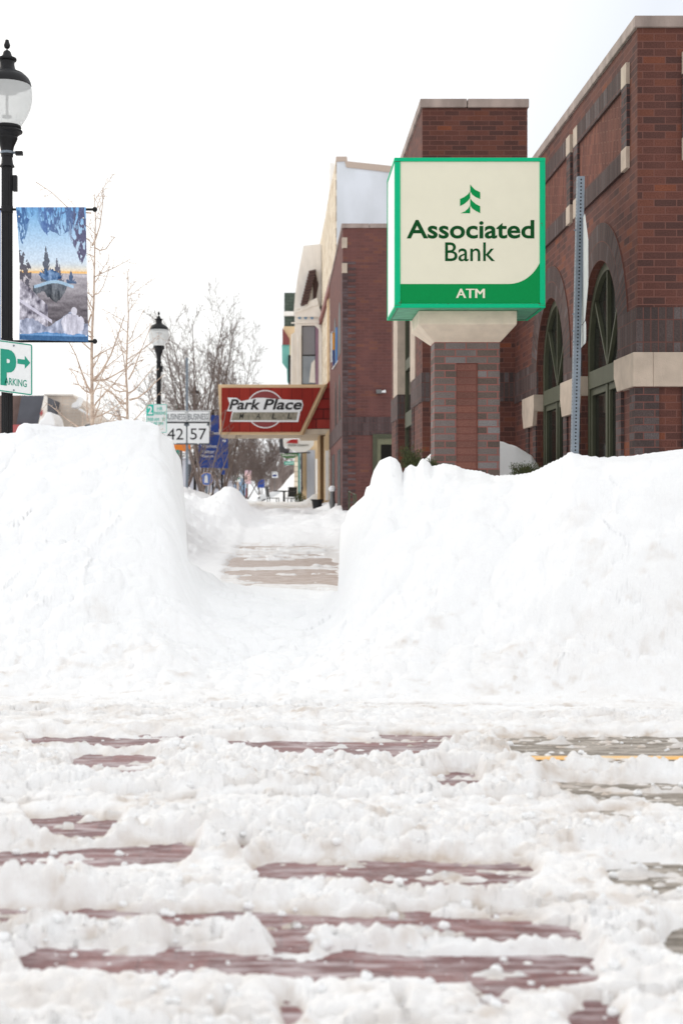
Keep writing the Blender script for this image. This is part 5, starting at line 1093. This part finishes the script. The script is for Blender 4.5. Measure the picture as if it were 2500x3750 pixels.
mb = MB(); mb.box((XX(776, 48), 48.06, g(48)), (XX(783, 48), 48.12, ZZ(1500, 48))); mb.build('post', M['black'], rt)
rt = empty('round_sign', (XX(756, 46), 46, g(46)), 'round pale blue sign with an orange rim low behind the snow', 'sign')
def cpoly(px, py, r_, Y, n=32): c = P(px, py, Y); return [(c.x + r_ / F * Y * math.cos(2 * math.pi * k / n), c.z + r_ / F * Y * math.sin(2 * math.pi * k / n)) for k in range(n)]
M['pblue'] = mat('pale_blue_disc', (96, 130, 204), .5, noise=.15, nscale=8); M['peach'] = mat('peach_rim', (226, 190, 160), .5, noise=.05)
mb = MB(); mb.prism(cpoly(757, 1754, 25, 46), 46, .03); pl = mb.build('rim', M['peach'], rt); mb = MB(); mb.prism(cpoly(757, 1754, 22.5, 46), 45.98, .03); mb.build('face', M['pblue'], pl)
mb = MB(); mb.ppx([(750, 1745), (756, 1738), (760, 1745), (762, 1768), (748, 1768)], 45.97, .02); mb.build('emblem', M['white'], pl)
mb = MB(); mb.box((XX(752, 46), 46.04, g(46)), (XX(760, 46), 46.1, ZZ(1760, 46))); mb.build('post', M['metal'], rt)
def pole_sign(pts, Y, mt, pole, polew, pmat, name, label, cat='sign'):
    rt = empty(name, (XX(pole, Y), Y, g(Y)), label, cat)
    pl = rp_('panel', pts, Y, .04, mt, rt); mb = MB(); mb.box((XX(pole - polew / 2, Y), Y + .05, g(Y)), (XX(pole + polew / 2, Y), Y + .12, ZZ(min(b_ for a, b_ in pts) - 8, Y))); mb.build('post', pmat, rt); return rt, pl
M['wood'] = mat('pale_wood_pole', (206, 180, 160), .7, noise=.1)
rt, pl = pole_sign([(854, 1741), (881, 1741), (881, 1765), (854, 1765)], 70, M['white'], 871, 7, M['wood'], 'far_parking_sign', 'tiny white parking sign with green lettering on a pale pole')
sign_text('P', 858, 864, 1745, 1761, 70, pl, M['pgreen'], .02); mb = MB(); mb.prism([(XX(a, 70), ZZ(b_, 70)) for a, b_ in ((867, 1750), (874, 1750), (874, 1747), (879, 1752), (874, 1757), (874, 1754), (867, 1754))], 69.98, .02); mb.build('arrow', M['pgreen'], pl)
M['sunset'] = mat('pink_sunset_print', (226, 190, 182), .6, noise=.3, nscale=2, ncol=(186, 160, 190), nstretch=(.2, 1, 1))
pole_sign([(896, 1722), (920, 1722), (919, 1773), (897, 1770)], 74, M['sunset'], 893, 5, M['black'], 'far_picture_banner', 'pink and lilac picture banner on a far black pole', 'banner')
pole_sign([(944, 1757), (969, 1756), (968, 1786), (944, 1786)], 95, M['dblue'], 947, 2, M['black'], 'far_blue_banner', 'small blue banner far down the street left of the snow heap', 'banner')
rt, pl = pole_sign([(995, 1727), (1016, 1727), (1018, 1749), (996, 1750)], 85, M['white'], 1006, 2, M['wire'], 'far_shop_sign', 'tiny white sign with a blue word above the far snow heap')
mb = MB(); mb.ppx([(998, 1738), (1013, 1738), (1013, 1745), (998, 1745)], 84.97, .02); mb.build('blue_word', M['navy'], pl)
pole_sign([(901, 1795), (904, 1795), (904, 1812), (901, 1812)], 80, M['signred'], 902, 4, M['signred'], 'red_marker_post', 'slim red marker post beside the pink picture banner', 'post')
pole_sign([(811, 1722), (824, 1722), (824, 1738), (811, 1738)], 52, M['dblue'], 813, 6, M['black'], 'blue_arrow_sign', 'small blue arrow sign on a black pole right of the big blue sign')
# orange barrier board glimpsed under the route signs
rt = empty('orange_road_sign', tuple(P(664, 1655, 44)), 'bright orange panel glimpsed under the route number signs', 'sign'); M['rorange'] = mat('construction_orange', (232, 132, 40), .6, noise=.05)
rp_('panel', [(634, 1628), (698, 1628), (698, 1645), (680, 1650), (676, 1655), (660, 1648), (634, 1645)], 44, .04, M['rorange'], rt); mb = MB(); mb.box((XX(663, 44), 44.05, g(44)), (XX(668, 44), 44.1, ZZ(1640, 44))); mb.build('post', M['wire'], rt)
rt = empty('green_spire_roof', tuple(P(649, 1500, 110)), 'small green spire peeping above the left route sign', 'spire'); M['spire'] = mat('green_copper', (20, 134, 116), .6, noise=.1)
mb = MB(); c = P(650, 1502, 110); mb.lathe([(.16 * 1, c.z - 6), (.16, c.z - .3), (.17, c.z), (.12, c.z + .15), (.02, c.z + .5)], (c.x, c.y), 8); mb.build('spire', M['spire'], rt); mb = MB(); mb.tube([(c.x, c.y, c.z + .45), (c.x, c.y, c.z + .75)], .02, 5); mb.build('finial', M['signred'], rt)
# ------------------------------------------------------------------ buildings on the left and at the end of the street
M['darkroof'] = mat('dark_slate_roof', (88, 90, 98), .8, noise=.2, nscale=2); M['brownwall'] = mat('brown_shingle_wall', (112, 92, 86), .8, noise=.25, nscale=4)
M['creambrick'] = brick('cream_brick', [(0, (206, 192, 178)), (.6, (218, 204, 190)), (1, (190, 172, 156))], (210, 200, 190), bw=.4, bh=.14, ms=.02, speck=.1); M['pinkred'] = mat('faded_red_trim', (178, 92, 92), .7, noise=.1)
def house(name, label, Y): return empty(name, tuple(P(200, 1640, Y)), label, 'building')
h = house('slate_roofed_house', 'house with a dark slate roof and white gable edge left of the cream brick building', 62)
rp_('wall', [(-400, 1448), (95, 1448), (95, 1700), (-400, 1700)], 62, 6, M['brownwall'], h); rp_('roof', [(80, 1449), (163, 1448), (140, 1560), (60, 1560)], 61.6, 6, M['darkroof'], h)
rp_('gable_edge', [(163, 1448), (170, 1450), (168, 1520), (190, 1560), (140, 1560)], 61.5, .4, M['creamp'], h); rp_('red_trim', [(148, 1512), (155, 1500), (157, 1514), (150, 1524)], 61.4, .2, M['pinkred'], h)
rp_('lower_wall', [(40, 1555), (130, 1555), (130, 1640), (40, 1640)], 61.4, .5, M['pinkred'], h)
h2 = house('cream_brick_building', 'long cream brick building behind the left snow bank', 66)
rp_('wall', [(162, 1446), (265, 1446), (330, 1515), (330, 1700), (140, 1700)], 66, 8, M['creambrick'], h2); rp_('parapet', [(162, 1442), (268, 1442), (268, 1448), (162, 1448)], 65.9, 8, M['creamp'], h2)
mb = MB(); mb.ppx([(262, 1492), (265, 1478), (280, 1470), (290, 1452), (300, 1455), (288, 1485), (278, 1492)], 65, .8); mb.ppx([(288, 1500), (292, 1494), (320, 1512), (318, 1518)], 65, .8); mb.build('roof_snow', M['snow'], h2)
t = empty('snow_capped_car', tuple(P(172, 1560, 48)), 'red car under a thick rounded cap of snow behind the left snow bank', 'car'); M['carred'] = mat('dark_red_car', (130, 40, 48), .3, coat=.4, noise=.05)
mb = MB(); mb.ppx([(138, 1556), (150, 1550), (195, 1556), (200, 1640), (138, 1640)], 48, 1.8); mb.build('body', M['carred'], t, bevel=.06)
mb = MB(); mb.ppx([(142, 1556), (144, 1540), (160, 1530), (164, 1515), (178, 1506), (192, 1512), (200, 1530), (205, 1550), (202, 1562), (160, 1557)], 47.95, 1.9); mb.build('snow_cap', M['snow'], t, bevel=.1)
t = empty('dark_car', tuple(P(325, 1565, 45)), 'dark car roof just showing at the foot of the nearer pale tree', 'car')
mb = MB(); mb.ppx([(305, 1566), (312, 1556), (330, 1551), (360, 1552), (378, 1548), (388, 1556), (395, 1568), (395, 1640), (300, 1640)], 45, 1.7); mb.build('body', M['dkgrey'], t, bevel=.06); mb = MB(); mb.ppx([(314, 1560), (330, 1554), (350, 1555), (350, 1562)], 44.97, .04); mb.build('window', M['blind2'], t)
# blocks closing the street
M['farbrown'] = mat('brown_far_wall', (150, 138, 134), .9, noise=.2, nscale=.4); M['farwhite'] = mat('pale_grey_far_wall', (188, 188, 196), .9, noise=.1, nscale=.5); M['farblue'] = mat('blue_grey_far_wall', (150, 178, 206), .8, noise=.15, nscale=.4); M['farred'] = mat('dull_red_far_wall', (124, 60, 60), .8, noise=.15, nscale=.5)
def far(name, label, pts, Y, mt, wins):
    r_ = empty(name, (XX(sum(a for a, b_ in pts) / len(pts), Y), Y, g(Y)), label, 'building'); rp_('wall', pts, Y, 8, mt, r_)
    for (x0, x1, ya, yb) in wins: rp_('window', [(x0, ya), (x1, ya), (x1, yb), (x0, yb)], Y - .03, .05, M['dkgrey'], r_)
far('lilac_shop_block', 'pale lilac shop block behind the black poles and the round blue sign', [(560, 1660), (850, 1700), (850, 1860), (560, 1860)], 88, M['farwhite'], [(690, 704, 1700, 1760), (790, 800, 1740, 1790)])
far('red_gabled_shop', 'dull red gable end right of the big blue sign', [(815, 1700), (836, 1670), (856, 1706), (850, 1760), (815, 1760)], 96, M['farred'], [(828, 836, 1706, 1720)])
far('blue_grey_shop', 'blue grey shop wall behind the tiny parking sign', [(828, 1760), (832, 1750), (846, 1736), (870, 1738), (890, 1760), (890, 1850), (828, 1850)], 92, M['farblue'], [(838, 850, 1770, 1800)])
far('brown_corner_block', 'brown building closing the street above the snow heap', [(985, 1768), (1010, 1740), (1060, 1700), (1090, 1690), (1100, 1850), (985, 1850)], 118, M['farbrown'], [(1060, 1072, 1720, 1740)])
# ------------------------------------------------------------------ trees
def bark(name, c, c2): return mat(name, c, .9, noise=.4, nscale=18, ncol=c2, bump=.5, bscale=40)
M['pale'] = bark('pale_tan_bark', (214, 194, 176), (172, 148, 132)); M['dbark'] = bark('grey_brown_bark', (126, 112, 106), (96, 86, 82)); M['dbark_haze'] = bark('haze_paled_bark', (146, 132, 124), (116, 104, 98))  # the paler street-tree bark has distance haze put into its colour
def limb(mb, rnd, p, d, ln, r0, r1, depth, spec, gnarl=.12, up=.1):
    n = max(3, int(ln / spec['seg'])); pts = [p.copy()]; d = d.normalized()
    for i in range(n):
        d = (d + Vector((rnd.gauss(0, gnarl), rnd.gauss(0, gnarl), rnd.gauss(0, gnarl) + up)) * .5).normalized(); pts.append(pts[-1] + d * ln / n)
    rad = [r0 + (r1 - r0) * (i / n) ** .8 for i in range(n + 1)]
    mb.tube(pts, rad, 7 if depth == 0 else (5 if depth == 1 else 3), cap=True)
    return pts, rad
def branch_out(mb, rnd, pts, rad, ln, depth, spec):
    if depth >= spec['depth']: return
    k = spec['kids'][depth]
    for j in range(k):
        t = spec['start'][depth] + (1 - spec['start'][depth]) * (j + rnd.random() * .8) / k; i = min(int(t * (len(pts) - 1)), len(pts) - 2); f_ = t * (len(pts) - 1) - i
        p = pts[i].lerp(pts[i + 1], min(f_, 1)); ax_ = (pts[i + 1] - pts[i]).normalized()
        a = rnd.uniform(0, 2 * math.pi); per = ax_.cross(Vector((math.cos(a), math.sin(a), .3))).normalized()
        sp = R(spec['angle'][depth] + rnd.uniform(-12, 12)); d = ax_ * math.cos(sp) + per * math.sin(sp)
        l2 = ln * spec['ratio'][depth] * (1 - spec['taper'] * t) * rnd.uniform(.7, 1.2); r_ = max(rad[i] * .55, spec['rmin'])
        q_, rd = limb(mb, rnd, p, d, l2, min(r_, spec['rmax'][depth]), spec['rmin'] * .7, depth + 1, spec, spec['gnarl'], spec['up'])
        if spec.get('spur') and depth >= 0:
            for s_ in range(int(l2 / .045)):
                u = rnd.random(); ii = min(int(u * (len(q_) - 1)), len(q_) - 2); c = q_[ii].lerp(q_[ii + 1], u * (len(q_) - 1) - ii); dd = Vector((rnd.uniform(-1, 1), rnd.uniform(-1, 1), rnd.uniform(-.2, 1))).normalized() * rnd.uniform(.012, .03)
                mb.tube([c, c + dd], [.0038, .0028], 3, cap=False)
        branch_out(mb, rnd, q_, rd, l2, depth + 1, spec)
def pale_tree(px, Y, top, rad, seed, label, forks, spec):
    rnd = random.Random(seed); z0 = g(Y) + .1; x = XX(px, Y); r_ = empty('pale_tree', (x, Y, z0), label, 'tree', 'leafless pale trees behind the left snow bank')
    tk = MB(); cr = MB(); zt_ = ZZ(top, Y)
    n = 14; pts = []
    for i in range(n + 1): t = i / n; pts.append(Vector((x + rnd.gauss(0, .008) + .02 * math.sin(t * 5 + seed), Y + rnd.gauss(0, .01), z0 + (zt_ - z0) * t)))
    rr_ = [rad * (1 - .88 * (i / n) ** 1.1) for i in range(n + 1)]; tk.tube(pts, rr_, 9)
    branch_out(cr, rnd, pts[3:], rr_[3:], (zt_ - z0), 0, spec)
    for fx, fy, tx, ty, r0 in forks:
        a = P(fx, fy, Y); b_ = P(tx, ty, Y); mid = a.lerp(b_, .5) + Vector((0, rnd.uniform(-.1, .1), -.06 * abs(b_.x - a.x) / max(.2, abs(b_.x - a.x)))); b_ = b_ + Vector((0, rnd.uniform(-.4, .4), 0))
        pts2 = [a, a.lerp(mid, .5) + Vector((0, 0, -.03)), mid, mid.lerp(b_, .5) + Vector((.01, 0, .02)), b_]; rd2 = [r0, r0 * .8, r0 * .6, r0 * .42, .005]
        cr.tube(pts2, rd2, 5); branch_out(cr, rnd, pts2, rd2, (b_ - a).length, 1, spec)
    tk.build('trunk', M['pale'], r_, smooth=True); cr.build('crown', M['pale'], r_)
SP = dict(seg=.12, depth=2, kids=[24, 5, 0], start=[.12, .1, .2], angle=[62, 48, 40], ratio=[.22, .36, .5], taper=.6, rmin=.0032, rmax=[.014, .006, .005], gnarl=.13, up=.06, spur=True)
pale_tree(343, 17.5, 712, .034, 3, 'taller pale leafless tree behind the picture banner', [(335, 1150, 268, 1252, .012), (338, 1440, 262, 1255, .017), (345, 1395, 470, 1170, .017), (345, 1395, 520, 1310, .014), (338, 900, 394, 720, .012), (322, 1545, 316, 1420, .013), (340, 1440, 240, 1340, .012), (345, 905, 430, 880, .010), (345, 1080, 410, 985, .008), (350, 1555, 388, 1516, .01), (335, 780, 150, 690, .010)], SP)
pale_tree(470, 21.0, 1010, .034, 8, 'shorter pale leafless tree beside the middle street lamp', [(466, 1475, 400, 1430, .018), (474, 1465, 600, 1370, .018), (466, 1430, 368, 1390, .012), (472, 1390, 545, 1180, .014), (470, 1440, 560, 1330, .013), (472, 1250, 520, 1130, .008), (466, 1300, 380, 1150, .008)], dict(SP, kids=[22, 5, 0], ratio=[.27, .36, .5]))
def bare_tree(px, Y, top, spread, stems, seed, label, mt, dens=1.0):
    rnd = random.Random(seed); x = XX(px, Y); z0 = g(Y); H = ZZ(top, Y) - z0; r_ = empty('bare_tree', (x, Y, z0), label, 'tree', 'dark bare trees along the street')
    tk = MB(); cr = MB(); base = Vector((x, Y, z0)); tk.tube([base, base + Vector((0, 0, H * .12))], [.1 * H / 6, .085 * H / 6], 8)
    sp = dict(seg=.35, depth=3, kids=[int(11 * dens), int(7 * dens), 5], start=[.25, .12, .12], angle=[34, 40, 46], ratio=[.42, .42, .42], taper=.5, rmin=.006 * Y / 50, rmax=[.028, .013, .008], gnarl=.2, up=.07)
    for s_ in range(stems):
        a = 2 * math.pi * (s_ + rnd.random() * .6) / stems; d = Vector((math.cos(a) * spread, math.sin(a) * spread, 1)); l_ = H * rnd.uniform(.75, .95)
        pts, rad = limb(tk, rnd, base + Vector((0, 0, H * .08)), d, l_, .05 * H / 6, .012, 1, sp, .07, .14); branch_out(cr, rnd, pts, rad, l_, 0, sp)
    tk.build('trunk', mt, r_, smooth=True); cr.build('crown', mt, r_)
bare_tree(738, 50, 1150, .33, 6, 11, 'tall dark bare tree rising behind the route number signs', M['dbark'], 1.3)
bare_tree(668, 47, 1330, .55, 5, 12, 'many-stemmed bare tree left of the route signs, partly behind the middle lamp', M['dbark'], .9)
bare_tree(815, 54, 1270, .36, 5, 13, 'dark bare tree between the route signs and the red canopy sign', M['dbark'], 1.5)
bare_tree(760, 43, 1480, .5, 4, 14, 'low thin bare tree in front of the big blue sign', M['dbark_haze'], .5)
bare_tree(905, 78, 1560, .8, 6, 15, 'bushy brown tree under the left half of the canopy sign', M['dbark'], 1.9)
bare_tree(960, 100, 1590, .75, 6, 16, 'hazy brown tree in the middle of the far street', M['dbark_haze'], 1.8)
bare_tree(560, 58, 1440, .6, 5, 17, 'spreading bare tree behind the middle street lamp', M['dbark_haze'], .9)
bare_tree(1035, 112, 1640, .8, 6, 18, 'brown tree at the far end, left of the oval green sign', M['dbark_haze'], 1.8)
bare_tree(855, 66, 1590, .6, 5, 19, 'bare street tree just right of the big blue sign', M['dbark'], 1.6)
